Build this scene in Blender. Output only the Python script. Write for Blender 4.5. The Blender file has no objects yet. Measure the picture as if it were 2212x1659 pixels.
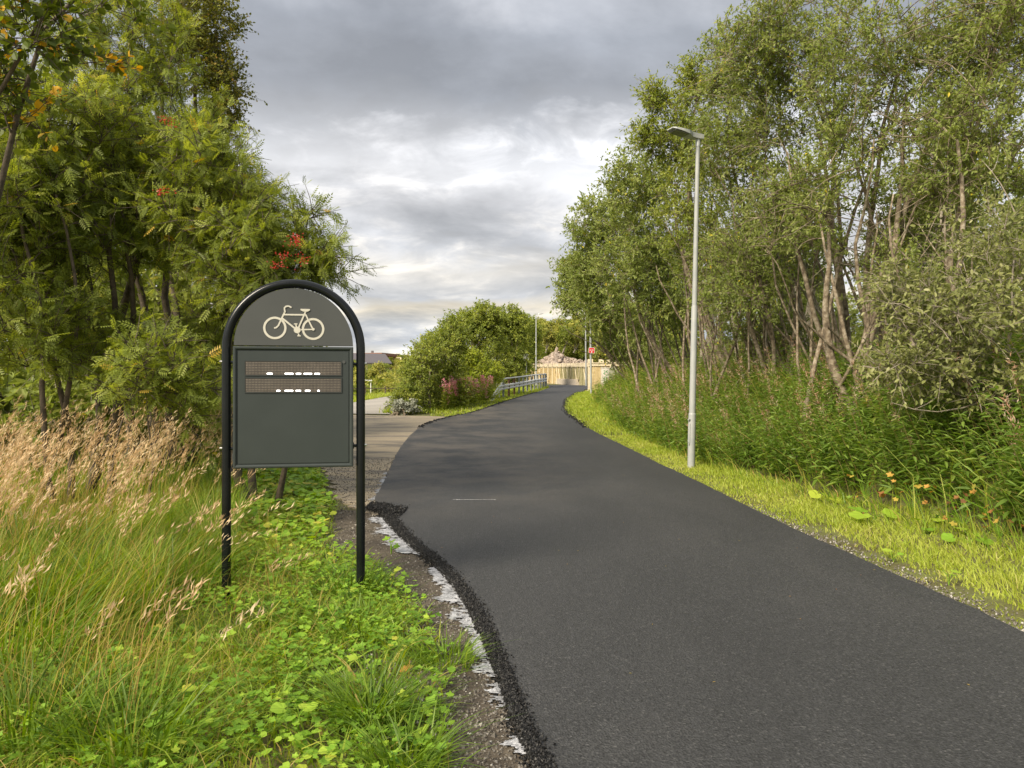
import bpy, math, random
import numpy as np
from math import radians as R, pi, sin, cos, atan2, sqrt

random.seed(7)
rng = np.random.default_rng(7)
sc = bpy.context.scene
C = sc.collection

# ------------------------------------------------------------------ camera
EYE = 1.5
F = 1661.0            # focal length in units of a 2212 px wide picture
cam = bpy.data.cameras.new('camera')
cam.lens = 36.0 * F / 2212.0
cam.sensor_width = 36
cam.clip_start = 0.05
cam.clip_end = 6000
co = bpy.data.objects.new('camera', cam)
co.location = (0, 0, EYE)
co.rotation_euler = (R(90), 0, 0)
C.objects.link(co)
sc.camera = co

# ------------------------------------------------------------------ sky
SUN_EL, SUN_AZ = 38.0, 222.0      # azimuth clockwise from +Y: sun stands behind the camera to the left
w = bpy.data.worlds.new("World")
sc.world = w
w.use_nodes = True
nt = w.node_tree
nt.nodes.clear()


def N(tree, typ, **kw):
    n = tree.nodes.new(typ)
    for k, v in kw.items():
        if k == 'ins':
            for i, val in v.items():
                n.inputs[i].default_value = val
        else:
            setattr(n, k, v)
    return n


def ramp(tree, stops, interp='LINEAR'):
    n = tree.nodes.new('ShaderNodeValToRGB')
    cr = n.color_ramp
    cr.interpolation = interp
    while len(cr.elements) < len(stops):
        cr.elements.new(0.5)
    for e, (p, c) in zip(cr.elements, stops):
        e.position = p
        e.color = (c, c, c, 1) if isinstance(c, (int, float)) else (*c, 1)
    return n


def build_sky():
    L = nt.links.new
    out = N(nt, 'ShaderNodeOutputWorld')
    sky = N(nt, 'ShaderNodeTexSky', sky_type='NISHITA', sun_disc=False)
    sky.sun_elevation = R(SUN_EL)
    sky.sun_rotation = R(SUN_AZ)
    bg1 = N(nt, 'ShaderNodeBackground', ins={1: 0.08})
    L(sky.outputs[0], bg1.inputs[0])
    tc = N(nt, 'ShaderNodeTexCoord')
    sep = N(nt, 'ShaderNodeSeparateXYZ')
    L(tc.outputs['Generated'], sep.inputs[0])
    m = lambda op, a, b=None, c=None, clamp=False: _m(op, a, b, c, clamp)

    def _m(op, a, b, c, clamp):
        n = N(nt, 'ShaderNodeMath', operation=op, use_clamp=clamp)
        for i, x in enumerate((a, b, c)):
            if x is None:
                continue
            if isinstance(x, (int, float)):
                n.inputs[i].default_value = x
            else:
                L(x, n.inputs[i])
        return n.outputs[0]
    z = m('MAXIMUM', sep.outputs[2], 0.0)
    zc = m('ADD', z, 0.17)
    px = m('DIVIDE', sep.outputs[0], zc)
    py = m('DIVIDE', sep.outputs[1], zc)
    comb = N(nt, 'ShaderNodeCombineXYZ', ins={2: 3.7})
    L(px, comb.inputs[0]); L(py, comb.inputs[1])

    def noise(scale, detail, rough, dist, off):
        mp = N(nt, 'ShaderNodeMapping')
        mp.inputs['Location'].default_value = off
        L(comb.outputs[0], mp.inputs[0])
        n = N(nt, 'ShaderNodeTexNoise', ins={'Scale': scale, 'Detail': detail, 'Roughness': rough, 'Distortion': dist})
        L(mp.outputs[0], n.inputs['Vector'])
        return n.outputs[0]
    big = noise(0.55, 5, 0.5, 0.3, (1.3, 4.1, 0))
    mid = noise(1.5, 10, 0.56, 0.25, (7.7, 2.0, 1))
    fine = noise(3.8, 12, 0.58, 0.6, (3.1, 9.4, 2))
    # elevation, wobbled by the big masses so the layers are not level bands
    ze = m('ADD', z, m('MULTIPLY', m('SUBTRACT', big, 0.5), m('ADD', m('MULTIPLY', z, 0.55), 0.02)))
    ze = m('ADD', ze, m('MULTIPLY', m('SUBTRACT', mid, 0.5), m('ADD', m('MULTIPLY', z, 0.40), 0.03)))
    base = ramp(nt, [(0.0, (.58, .54, .47)), (.035, (.56, .53, .46)), (.06, (.36, .375, .41)), (.085, (.39, .40, .42)),
                     (.105, (.60, .54, .44)), (.125, (.39, .395, .41)), (.160, (.46, .44, .41)), (.185, (.37, .375, .39)), (.22, (.42, .42, .43)),
                     (.26, (.52, .52, .53)), (.30, (.41, .415, .43)), (.345, (.295, .308, .335)), (.42, (.26, .275, .305)),
                     (.50, (.31, .32, .345)), (.7, (.42, .42, .435)), (1.0, (.50, .50, .51))])
    L(ze, base.inputs[0])
    # soft modelling of the cloud base
    mod = ramp(nt, [(0.34, .70), (0.50, .98), (0.64, 1.30)])
    L(mid, mod.inputs[0])
    mul = N(nt, 'ShaderNodeMix', data_type='RGBA', blend_type='MULTIPLY', ins={0: 1.0})
    L(base.outputs[0], mul.inputs[6]); L(mod.outputs[0], mul.inputs[7])
    # thin bright breaks
    brk = ramp(nt, [(0.46, 0.0), (0.54, .25), (0.68, 1.0)])
    L(fine, brk.inputs[0])
    brk2 = ramp(nt, [(0.42, 0.0), (0.60, 1.0)])
    L(mid, brk2.inputs[0])
    win = ramp(nt, [(0.0, .5), (0.10, .75), (0.15, .45), (0.20, .65), (0.25, 1.0), (0.33, .95), (0.37, .12), (0.6, .12), (1.0, .2)])
    L(ze, win.inputs[0])
    bf = m('MULTIPLY', m('MULTIPLY', brk.outputs[0], brk2.outputs[0]), win.outputs[0])
    bf = m('MULTIPLY', bf, 0.78, None, True)
    warm = ramp(nt, [(0.0, (1.0, .90, .72)), (0.20, (1.0, .92, .80)), (0.27, (.98, .97, .98))])
    L(ze, warm.inputs[0])
    mix = N(nt, 'ShaderNodeMix', data_type='RGBA')
    L(bf, mix.inputs[0]); L(mul.outputs[2], mix.inputs[6]); L(warm.outputs[0], mix.inputs[7])
    bg2 = N(nt, 'ShaderNodeBackground', ins={1: 0.96})
    L(mix.outputs[2], bg2.inputs[0])
    ms = N(nt, 'ShaderNodeMixShader', ins={0: 0.94})
    L(bg1.outputs[0], ms.inputs[1]); L(bg2.outputs[0], ms.inputs[2])
    L(ms.outputs[0], out.inputs[0])


build_sky()
sun = bpy.data.lights.new('sun', 'SUN')
sun.energy = 3.7
sun.angle = R(24)
sun.color = (1.0, .88, .70)
so = bpy.data.objects.new('sun', sun)
sd = np.array([sin(R(SUN_AZ)) * cos(R(SUN_EL)), cos(R(SUN_AZ)) * cos(R(SUN_EL)), sin(R(SUN_EL))])
from mathutils import Vector, Matrix
so.rotation_euler = Vector(sd).to_track_quat('Z', 'Y').to_euler()
so.location = (-20, -20, 30)
C.objects.link(so)
vs = sc.view_settings
vs.view_transform = 'Standard'
vs.look = 'None'
vs.exposure = 0.80
vs.gamma = 1.0
vs.use_curve_mapping = False
sc.cycles.use_denoising = True
sc.cycles.max_bounces = 7
sc.cycles.diffuse_bounces = 4
sc.cycles.glossy_bounces = 2
sc.cycles.transmission_bounces = 4
sc.cycles.sample_clamp_indirect = 6

# ------------------------------------------------------------------ helpers


def props(o, label=None, cat=None, group=None, kind=None):
    if label: o['label'] = label
    if cat: o['category'] = cat
    if group: o['group'] = group
    if kind: o['kind'] = kind
    return o


def thing(name, label, cat, loc=(0, 0, 0), rotz=0.0, group=None, rot=None):
    o = bpy.data.objects.new(name, None)
    o.empty_display_size = 0.2
    o.location = loc
    o.rotation_euler = rot if rot else (0, 0, rotz)
    C.objects.link(o)
    return props(o, label, cat, group)


def copy_tree(o, parent=None):
    c = o.copy()
    C.objects.link(c)
    if parent is not None:
        c.parent = parent
    for ch in list(o.children):
        copy_tree(ch, c)
    return c


class MB:
    def __init__(s):
        s.v, s.f3, s.f4, s.r3, s.r4, s.m3, s.m4, s.n = [], [], [], [], [], [], [], 0

    def add(s, v, f, rnd=0.5, mat=0):
        v = np.asarray(v, float).reshape(-1, 3)
        if isinstance(f, (list, tuple)) and len(f) and not np.isscalar(f[0]) and len({len(q) for q in f}) > 1:
            for k in (3, 4):
                q = [x for x in f if len(x) == k]
                if q: s._f(np.asarray(q), rnd, mat)
        else:
            s._f(np.asarray(f), rnd, mat)
        s.v.append(v)
        s.n += len(v)

    def _f(s, f, rnd, mat):
        f = f.reshape(-1, f.shape[-1])
        r = np.broadcast_to(np.asarray(rnd, float), (len(f),)).copy()
        mi = np.broadcast_to(np.asarray(mat, int), (len(f),)).copy()
        if f.shape[1] == 3:
            s.f3.append(f + s.n); s.r3.append(r); s.m3.append(mi)
        else:
            s.f4.append(f + s.n); s.r4.append(r); s.m4.append(mi)

    def box(s, c, size, rotz=0, rnd=0.5, mat=0, bev=0.0):
        x, y, z = [q / 2 for q in size]
        if bev > 0:
            b = min(bev, x * .9, y * .9)
            base = [(-x + b, -y), (x - b, -y), (x, -y + b), (x, y - b), (x - b, y), (-x + b, y), (-x, y - b), (-x, -y + b)]
            v = [(p[0], p[1], -z) for p in base] + [(p[0], p[1], z) for p in base]
            f4 = [(i, (i + 1) % 8, 8 + (i + 1) % 8, 8 + i) for i in range(8)]
            f4 += [(8, 9, 10, 15), (15, 10, 11, 14), (14, 11, 12, 13), (1, 0, 7, 2), (2, 7, 6, 3), (3, 6, 5, 4)]
            f = f4
        else:
            v = [(-x, -y, -z), (x, -y, -z), (x, y, -z), (-x, y, -z), (-x, -y, z), (x, -y, z), (x, y, z), (-x, y, z)]
            f = [(0, 3, 2, 1), (4, 5, 6, 7), (0, 1, 5, 4), (1, 2, 6, 5), (2, 3, 7, 6), (3, 0, 4, 7)]
        v = np.array(v, float)
        ca, sa = cos(rotz), sin(rotz)
        v = np.stack([v[:, 0] * ca - v[:, 1] * sa, v[:, 0] * sa + v[:, 1] * ca, v[:, 2]], 1) + np.array(c)
        s.add(v, f, rnd, mat)
        return s

    def bar(s, a, b, wx, wy, rnd=0.5, mat=0, up=(0, 0, 1)):
        a, b = np.array(a, float), np.array(b, float)
        d = b - a; d /= np.linalg.norm(d)
        u = np.array(up, float)
        x = np.cross(d, u)
        if np.linalg.norm(x) < 1e-4: x = np.cross(d, (0, 1, 0))
        x /= np.linalg.norm(x); y = np.cross(x, d)
        v = [p + sx * wx / 2 * x + sy * wy / 2 * y for p in (a, b) for sx, sy in ((-1, -1), (1, -1), (1, 1), (-1, 1))]
        s.add(v, [(0, 1, 2, 3), (7, 6, 5, 4), (0, 4, 5, 1), (1, 5, 6, 2), (2, 6, 7, 3), (3, 7, 4, 0)], rnd, mat)
        return s

    def tube(s, pts, rad, sides=8, rnd=0.5, mat=0, cap=True):
        v, f = tubes(np.asarray(pts, float)[None], np.broadcast_to(np.asarray(rad, float), (len(pts),))[None], sides)
        s.add(v, f, rnd, mat)
        if cap:
            n = len(pts)
            for ring in (0, n - 1):
                r = v.reshape(n, sides, 3)[ring]
                cpt = r.mean(0)
                vv = np.vstack([r, cpt])
                fs = [(i, (i + 1) % sides, sides) if ring else ((i + 1) % sides, i, sides) for i in range(sides)]
                s.add(vv, fs, rnd, mat)
        return s

    def prism(s, poly, z0, z1, axis='z', rnd=0.5, mat=0):
        """polygon extruded; axis y: poly in xz, extruded along y from z0 to z1"""
        n = len(poly)
        def P(p, h):
            return (p[0], p[1], h) if axis == 'z' else (p[0], h, p[1])
        cx = sum(p[0] for p in poly) / n; cy = sum(p[1] for p in poly) / n
        v = [P(p, z0) for p in poly] + [P(p, z1) for p in poly] + [P((cx, cy), z0), P((cx, cy), z1)]
        f = [(i, (i + 1) % n, n + (i + 1) % n, n + i) for i in range(n)]
        t = [((i + 1) % n, i, 2 * n) for i in range(n)] + [(n + i, n + (i + 1) % n, 2 * n + 1) for i in range(n)]
        s.add(v, f + t, rnd, mat)
        return s

    def mesh(s, name, mats, smooth=False):
        me = bpy.data.meshes.new(name)
        v = np.concatenate(s.v) if s.v else np.zeros((0, 3))
        f3 = np.concatenate(s.f3) if s.f3 else np.zeros((0, 3), int)
        f4 = np.concatenate(s.f4) if s.f4 else np.zeros((0, 4), int)
        me.vertices.add(len(v))
        me.vertices.foreach_set('co', v.astype(np.float32).ravel())
        nl = f3.size + f4.size
        me.loops.add(nl)
        me.loops.foreach_set('vertex_index', np.concatenate([f3.ravel(), f4.ravel()]).astype(np.int32))
        npol = len(f3) + len(f4)
        me.polygons.add(npol)
        st = np.concatenate([np.arange(len(f3)) * 3, f3.size + np.arange(len(f4)) * 4]).astype(np.int32)
        me.polygons.foreach_set('loop_start', st)
        mi = np.concatenate((s.m3 or [np.zeros(0)]) + (s.m4 or [np.zeros(0)])).astype(np.int32)
        me.polygons.foreach_set('material_index', mi)
        me.update(calc_edges=True)
        rr = np.concatenate((s.r3 or [np.zeros(0)]) + (s.r4 or [np.zeros(0)])).astype(np.float32)
        at = me.attributes.new('rnd', 'FLOAT', 'FACE')
        at.data.foreach_set('value', rr)
        me.polygons.foreach_set('use_smooth', np.full(npol, bool(smooth)))
        for m in (mats if isinstance(mats, (list, tuple)) else [mats]):
            me.materials.append(m)
        me.validate(verbose=False)
        return me

    def build(s, name, mats, parent=None, smooth=False, **kw):
        o = bpy.data.objects.new(name, s.mesh(name, mats, smooth))
        C.objects.link(o)
        if parent is not None: o.parent = parent
        return props(o, **kw)


def norm(a):
    return a / np.maximum(np.linalg.norm(a, axis=-1, keepdims=True), 1e-9)


def tubes(P, Rr, sides):
    """P [T,K,3] polylines, Rr [T,K] radii -> verts, quads"""
    T, K, _ = P.shape
    d = np.empty_like(P)
    d[:, 1:-1] = P[:, 2:] - P[:, :-2] if K > 2 else 0
    d[:, 0] = P[:, 1] - P[:, 0]
    d[:, -1] = P[:, -1] - P[:, -2]
    d = norm(d)
    mean = norm(P[:, -1] - P[:, 0])
    ref = np.where(np.abs(mean[:, 2:3]) > .8, np.array([[1.0, .13, 0]]), np.array([[.1, 0.07, 1.0]]))
    if T == 1 and np.linalg.norm(P[0, -1] - P[0, 0]) < 1.2 * np.abs(np.diff(P[0], axis=0)).sum() * .6:
        ref = np.array([[0.0, 1.0, 0.0]])
    x = norm(np.cross(d, ref[:, None, :]))
    y = np.cross(d, x)
    a = np.arange(sides) * 2 * pi / sides
    ring = x[:, :, None, :] * np.cos(a)[None, None, :, None] + y[:, :, None, :] * np.sin(a)[None, None, :, None]
    V = P[:, :, None, :] + ring * Rr[:, :, None, None]
    idx = np.arange(T * K * sides).reshape(T, K, sides)
    q = np.stack([idx[:, :-1], np.roll(idx, -1, 2)[:, :-1], np.roll(idx, -1, 2)[:, 1:], idx[:, 1:]], -1)
    return V.reshape(-1, 3), q.reshape(-1, 4)


def place(mb, T, faces, pos, ydir, zdir, scale, rnd, mat=0):
    """template T [V,3] placed at pos with its y axis along ydir and z axis near zdir"""
    T = np.asarray(T, float); faces = np.asarray(faces)
    y = norm(ydir); x = norm(np.cross(y, zdir)); z = np.cross(x, y)
    sclv = np.asarray(scale, float)
    if sclv.ndim == 1: sclv = np.repeat(sclv[:, None], 3, 1)
    t = T[None] * sclv[:, None, :]
    V = pos[:, None] + t[..., 0:1] * x[:, None] + t[..., 1:2] * y[:, None] + t[..., 2:3] * z[:, None]
    n, k = len(pos), len(T)
    f = faces[None] + (np.arange(n) * k)[:, None, None]
    rnd = np.asarray(rnd, float)
    rr = np.repeat(rnd, len(faces)) if rnd.ndim else rnd
    mb.add(V.reshape(-1, 3), f.reshape(-1, faces.shape[-1]), rr, mat)


# leaf templates (unit length along +y)
LEAF4 = (np.array([(0, 0, 0), (.5, .45, .10), (0, 1, -.05), (-.5, .45, .10)]), [(0, 1, 2, 3)])
LEAF8 = (np.array([(0, 0, 0), (.42, .28, .08), (.40, .68, .05), (0, 1, -.08), (-.40, .68, .05), (-.42, .28, .08)]), [(0, 1, 2, 3), (0, 3, 4, 5)])
LANCE = (np.array([(0, 0, 0), (.5, .3, .03), (.4, .65, -.06), (0, 1, -.22), (-.4, .65, -.06), (-.5, .3, .03)]), [(0, 1, 2, 3), (0, 3, 4, 5)])


def rowan_spray():
    V, Fq = [], []
    def leaflet(b, d, l, wd):
        d = np.array(d, float); d /= np.linalg.norm(d); b = np.array(b, float)
        s = np.array([d[1], -d[0], 0])
        i = len(V)
        V.extend([b + d * l * .25 + s * wd * .5, b + d * l * .20 - s * wd * .5, b + d * l + np.array([0, 0, -.03])])
        Fq.append((i, i + 1, i + 2))
    for k in range(5):
        t = .16 + k * .165
        l = .38 - abs(k - 2) * .03
        for sgn in (-1, 1):
            leaflet((0, t, -.10 * t * t), (sgn * 1.0, .55, -.18), l, .135)
    leaflet((0, .95, -.1), (0, 1, -.1), .32, .13)
    i = len(V)
    V.extend([np.array(p) for p in ((-.016, 0, 0), (.016, 0, 0), (0, 1, -.1))])
    Fq.append((i, i + 1, i + 2))
    return np.array(V), Fq


ROWAN = rowan_spray()


def disc_leaf(n=11, lob=0.0, k=5, notch=True, cup=.12):
    V = [(0, 0, 0)]
    for i in range(n + 1):
        a = -pi / 2 + .35 + (2 * pi - .7) * i / n
        r = .5 * (1 + lob * math.cos(k * (a - pi / 2)) + .06 * math.sin(i * 2.3))
        V.append((r * cos(a), .42 + r * sin(a) * .9, cup * (r * cos(a)) ** 2 * 2 + .03 * (i % 2)))
    V[0] = (0, .16, 0)
    Fc = [(0, i + 1, i + 2) for i in range(n)]
    return np.array(V, float), Fc


ROUND_LEAF = disc_leaf()
LOBED_LEAF = disc_leaf(20, .22, 5, cup=.25)

OCTA = (np.array([(1, 0, 0), (-1, 0, 0), (0, 1, 0), (0, -1, 0), (0, 0, 1), (0, 0, -1)], float),
        [(0, 2, 4), (2, 1, 4), (1, 3, 4), (3, 0, 4), (2, 0, 5), (1, 2, 5), (3, 1, 5), (0, 3, 5)])


def lumps(mb, pos, size, rnd, flat=.8, mat=0):
    n = len(pos)
    y = rng.normal(size=(n, 3)); z = rng.normal(size=(n, 3))
    s = np.asarray(size)[:, None] * rng.uniform(.6, 1.2, (n, 3))
    place(mb, OCTA[0], OCTA[1], pos, y, z, s, rnd, mat)


def blades(mb, pos, h, wd, lean, bend, rnd, face=None):
    """curved grass ribbons. lean = horizontal unit direction [N,2], bend = tip offset / height"""
    n = len(pos)
    side = rng.uniform(0, 2 * pi, n) if face is None else face
    sx = np.stack([np.cos(side), np.sin(side), np.zeros(n)], 1)
    ts = (0, .4, .75, 1.0)
    rows = []
    for t in ts:
        off = bend * h * t ** 2
        hh = h * (t - .35 * np.minimum(bend, 1.4) * t ** 2.4 * .8)
        c = pos + np.stack([lean[:, 0] * off, lean[:, 1] * off, hh], 1)
        wt = wd * (1 - t ** 2.2) * .5
        if t < 1:
            rows.append(c - sx * wt[:, None]); rows.append(c + sx * wt[:, None])
        else:
            rows.append(c)
    V = np.stack(rows, 1)
    b = (np.arange(n) * 7)[:, None]
    q = np.concatenate([b + np.array([[0, 1, 3, 2]]), b + np.array([[2, 3, 5, 4]])])
    t3 = b + np.array([[4, 5, 6]])
    nn = mb.n
    mb.v.append(V.reshape(-1, 3)); mb.n += n * 7
    mb.f4.append(q + nn); mb.r4.append(np.concatenate([rnd, rnd])); mb.m4.append(np.zeros(2 * n, int))
    mb.f3.append(t3 + nn); mb.r3.append(rnd.copy()); mb.m3.append(np.zeros(n, int))


def sstep(a, b, x):
    t = np.clip((np.asarray(x, float) - a) / (b - a), 0, 1)
    return t * t * (3 - 2 * t)


def vnoise(x, y, scale, seed=0):
    """cheap smooth 2-D noise in 0..1"""
    x = np.asarray(x, float) * scale; y = np.asarray(y, float) * scale
    xi, yi = np.floor(x), np.floor(y)
    xf, yf = x - xi, y - yi
    def h(a, b):
        q = np.sin(a * 127.1 + b * 311.7 + seed * 74.7) * 43758.5453
        return q - np.floor(q)
    u, v = xf * xf * (3 - 2 * xf), yf * yf * (3 - 2 * yf)
    return (h(xi, yi) * (1 - u) + h(xi + 1, yi) * u) * (1 - v) + (h(xi, yi + 1) * (1 - u) + h(xi + 1, yi + 1) * u) * v


# ------------------------------------------------------------------ materials
MATS = {}


def mat_base(name):
    m = bpy.data.materials.new(name)
    m.use_nodes = True
    t = m.node_tree
    return m, t, t.nodes['Principled BSDF'], t.nodes['Material Output']


def plain(name, col, rough=.6, metal=0.0, var=.12, scale=8.0, bump=0.0, spec=.5, coat=0.0, stops=None, bscale=None, rrange=0.0):
    """principled with noise colour variation in object space"""
    m, t, b, o = mat_base(name)
    L = t.links.new
    tc = N(t, 'ShaderNodeTexCoord')
    ns = N(t, 'ShaderNodeTexNoise', ins={'Scale': scale, 'Detail': 8.0, 'Roughness': .6})
    L(tc.outputs['Object'], ns.inputs['Vector'])
    if stops is None:
        lo = tuple(c * (1 - var) for c in col); hi = tuple(min(1, c * (1 + var)) for c in col)
        stops = [(.35, lo), (.65, hi)]
    r = ramp(t, stops)
    L(ns.outputs[0], r.inputs[0])
    L(r.outputs[0], b.inputs['Base Color'])
    b.inputs['Roughness'].default_value = rough
    b.inputs['Metallic'].default_value = metal
    b.inputs['Specular IOR Level'].default_value = spec
    b.inputs['Coat Weight'].default_value = coat
    if rrange:
        mr = N(t, 'ShaderNodeMapRange', ins={1: .3, 2: .7, 3: rough - rrange, 4: rough + rrange})
        L(ns.outputs[0], mr.inputs[0]); L(mr.outputs[0], b.inputs['Roughness'])
    if bump:
        n2 = N(t, 'ShaderNodeTexNoise', ins={'Scale': bscale or scale * 4, 'Detail': 6.0})
        L(tc.outputs['Object'], n2.inputs['Vector'])
        bp = N(t, 'ShaderNodeBump', ins={'Strength': bump, 'Distance': .01})
        L(n2.outputs[0], bp.inputs['Height']); L(bp.outputs[0], b.inputs['Normal'])
    return m


def leafy(name, stops, trans=.4, rough=.5, spec=.35):
    m, t, b, o = mat_base(name)
    L = t.links.new
    at = N(t, 'ShaderNodeAttribute', attribute_name='rnd')
    r = ramp(t, stops)
    L(at.outputs['Fac'], r.inputs[0])
    L(r.outputs[0], b.inputs['Base Color'])
    b.inputs['Roughness'].default_value = rough
    b.inputs['Specular IOR Level'].default_value = spec
    tr = N(t, 'ShaderNodeBsdfTranslucent')
    hs = N(t, 'ShaderNodeHueSaturation', ins={'Hue': .485, 'Saturation': 1.15, 'Value': 1.25})
    L(r.outputs[0], hs.inputs['Color']); L(hs.outputs[0], tr.inputs[0])
    mx = N(t, 'ShaderNodeMixShader', ins={0: trans})
    L(b.outputs[0], mx.inputs[1]); L(tr.outputs[0], mx.inputs[2]); L(mx.outputs[0], o.inputs[0])
    return m


M = {}
M['rowan'] = leafy('rowan_leaf', [(0, (.12, .16, .03)), (.35, (.21, .265, .045)), (.7, (.31, .375, .07)), (.95, (.46, .49, .11)), (1, (.66, .46, .08))], .52)
M['birch'] = leafy('birch_leaf', [(0, (0.095, 0.108, 0.020)), (.5, (0.203, 0.230, 0.041)), (.85, (0.351, 0.324, 0.068)), (1, (0.608, 0.365, 0.068))], .35)
M['bigleaf'] = leafy('aspen_leaf', [(0, (.07, .10, .02)), (.5, (.14, .19, .03)), (.74, (.24, .28, .04)), (.80, (.78, .50, .05)), (1, (.88, .56, .06))], .45)
M['willow'] = leafy('willow_leaf', [(0, (.14, .185, .045)), (.3, (.21, .27, .06)), (.6, (.29, .355, .09)), (.88, (.40, .45, .14)), (.97, (.50, .53, .24)), (1, (.75, .62, .05))], .45)
M['sallow'] = leafy('sallow_leaf', [(0, (.12, .145, .04)), (.4, (.20, .225, .065)), (.75, (.30, .32, .11)), (1, (.46, .46, .24))], .34)
M['bush'] = leafy('bush_leaf', [(0, (.12, .17, .03)), (.3, (.21, .27, .045)), (.65, (.32, .38, .065)), (1, (.50, .52, .11))], .4)
M['lime_bush'] = leafy('lime_bush_leaf', [(0, (.16, .22, .02)), (.5, (.30, .38, .03)), (1, (.48, .50, .05))], .35)
M['silver'] = leafy('silver_leaf', [(0, (.28, .30, .20)), (.5, (.48, .50, .40)), (1, (.75, .76, .70))], .2)
M['far'] = leafy('far_leaf', [(0, (.23, .26, .07)), (.4, (.36, .38, .09)), (.8, (.50, .50, .11)), (1, (.66, .58, .13))], .32)
M['grass'] = leafy('grass_blade', [(0, (.08, .145, .02)), (.35, (.19, .31, .035)), (.6, (.34, .45, .055)), (.80, (.48, .50, .09)), (.92, (.58, .47, .15)), (1, (.52, .32, .12))], .45, .45)
M['verge'] = leafy('verge_blade', [(0, (.18, .29, .035)), (.4, (.38, .48, .06)), (.75, (.52, .57, .12)), (1, (.62, .54, .25))], .42, .5)
M['reed'] = leafy('reed_grass_head', [(0, (.48, .32, .17)), (.5, (.70, .52, .30)), (1, (.86, .72, .48))], .35, .7)
M['fire'] = leafy('fireweed_leaf', [(0, (.11, .19, .03)), (.5, (.21, .33, .06)), (.85, (.35, .44, .09)), (1, (.52, .46, .12))], .46)
M['pink'] = leafy('fireweed_flower', [(0, (.80, .25, .34)), (.5, (.90, .42, .48)), (1, (.92, .62, .60))], .45)
M['stalk'] = leafy('herb_stalk', [(0, (.12, .16, .04)), (.5, (.22, .22, .07)), (1, (.36, .22, .10))], .1, .6)
M['seed'] = leafy('seed_head', [(0, (.30, .14, .09)), (.5, (.50, .30, .18)), (1, (.72, .58, .45))], .25, .8)
M['weed'] = leafy('weed_leaf', [(0, (0.110, 0.242, 0.022)), (.5, (0.264, 0.462, 0.044)), (.85, (0.440, 0.594, 0.066)), (1, (0.605, 0.572, 0.088))], .38)
M['autumn'] = leafy('autumn_leaf', [(0, (.20, .10, .04)), (.25, (.42, .20, .06)), (.5, (.62, .36, .08)), (.68, (.50, .42, .08)), (.8, (.25, .38, .06)), (1, (.14, .26, .04))], .35)
M['bark_dark'] = plain('dark_bark', (.10, .078, .055), .85, var=.4, scale=14, bump=.6)
M['bark_pale'] = plain('pale_bark', (.27, .19, .115), .85, scale=13, bump=.9, stops=[(.35, (.09, .068, .045)), (.5, (.21, .165, .11)), (.66, (.38, .33, .25))])
M['bark_grey'] = plain('grey_bark', (.24, .21, .17), .85, scale=9, bump=.6, stops=[(.3, (.15, .125, .09)), (.7, (.48, .42, .34))])
M['berry'] = plain('berry_red', (.50, .03, .02), .35)
M['frame_black'] = plain('black_tube_paint', (.007, .009, .010), .24, var=.2, scale=5, rrange=.05, spec=.4)
M['grey_panel'] = plain('dark_grey_panel_paint', (.036, .045, .043), .38, var=.05, scale=3, rrange=.05)
M['dome_grey'] = plain('grey_dome_paint', (.068, .073, .070), .42, var=.04, scale=3, rrange=.05)
M['cream'] = plain('cream_symbol_print', (.58, .56, .48), .5, var=.05)
M['steel'] = plain('bolt_steel', (.55, .55, .53), .35, 1.0)
M['galv'] = plain('galvanised_steel', (.50, .52, .51), .48, .35, scale=5, stops=[(.3, (.38, .41, .42)), (.7, (.58, .59, .56))], rrange=.1)
M['post_paint'] = plain('pale_post_paint', (.42, .44, .43), .5, 0.0, scale=3, stops=[(.3, (.30, .325, .33)), (.7, (.42, .43, .41))])
M['rail_paint'] = plain('galvanised_rail', (.5, .5, .5), .5, 0.0, scale=3, stops=[(.3, (.62, .64, .65)), (.7, (.76, .77, .76))])
M['lens'] = plain('lamp_lens', (.16, .16, .14), .2)
M['led_back'] = plain('led_board', (.058, .051, .045), .35, var=.15, scale=20)
M['led_off'] = plain('led_unlit', (.36, .31, .25), .4)
M['rust'] = plain('rusty_post', (.22, .12, .08), .8, var=.3)
M['wood'] = plain('new_fence_wood', (.52, .40, .20), .75, scale=6, bump=.3, stops=[(.3, (.40, .29, .13)), (.55, (.55, .43, .22)), (.75, (.64, .54, .32))])
M['wood_green'] = plain('treated_fence_wood', (.36, .33, .17), .8, scale=6, stops=[(.3, (.26, .24, .12)), (.7, (.44, .40, .22))])
M['wood_top'] = plain('pale_cap_wood', (.70, .60, .42), .75, scale=6, stops=[(.3, (.56, .46, .30)), (.7, (.78, .70, .52))])
M['concrete'] = plain('concrete', (.50, .43, .34), .85, scale=4, bump=.3, stops=[(.3, (.36, .31, .25)), (.7, (.58, .51, .42))])
M['rock'] = plain('blasted_rock', (.36, .29, .24), .85, scale=2.2, bump=.8, stops=[(.3, (.16, .13, .10)), (.5, (.36, .29, .23)), (.72, (.55, .47, .41))])
M['red_sign'] = plain('red_sign_face', (.62, .015, .02), .4, var=.04)
M['white'] = plain('white_paint', (.78, .78, .75), .5, var=.04)
M['cabinet'] = plain('cabinet_paint', (.66, .62, .56), .55, var=.05, scale=3)
M['green_spray'] = plain('green_spray_paint', (.05, .22, .07), .6, var=.2)
M['plywood'] = plain('panel_board', (.42, .42, .32), .7, scale=3, stops=[(.35, (.28, .28, .20)), (.7, (.50, .49, .39))])
M['yellow'] = plain('yellow_marker', (.75, .60, .05), .5)
M['black'] = plain('black_plastic', (.02, .02, .02), .5)
M['red_wall'] = plain('red_brown_cladding', (.22, .07, .045), .7, var=.15)
M['orange_trim'] = plain('orange_brown_fascia', (.26, .12, .07), .7, var=.1)
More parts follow.
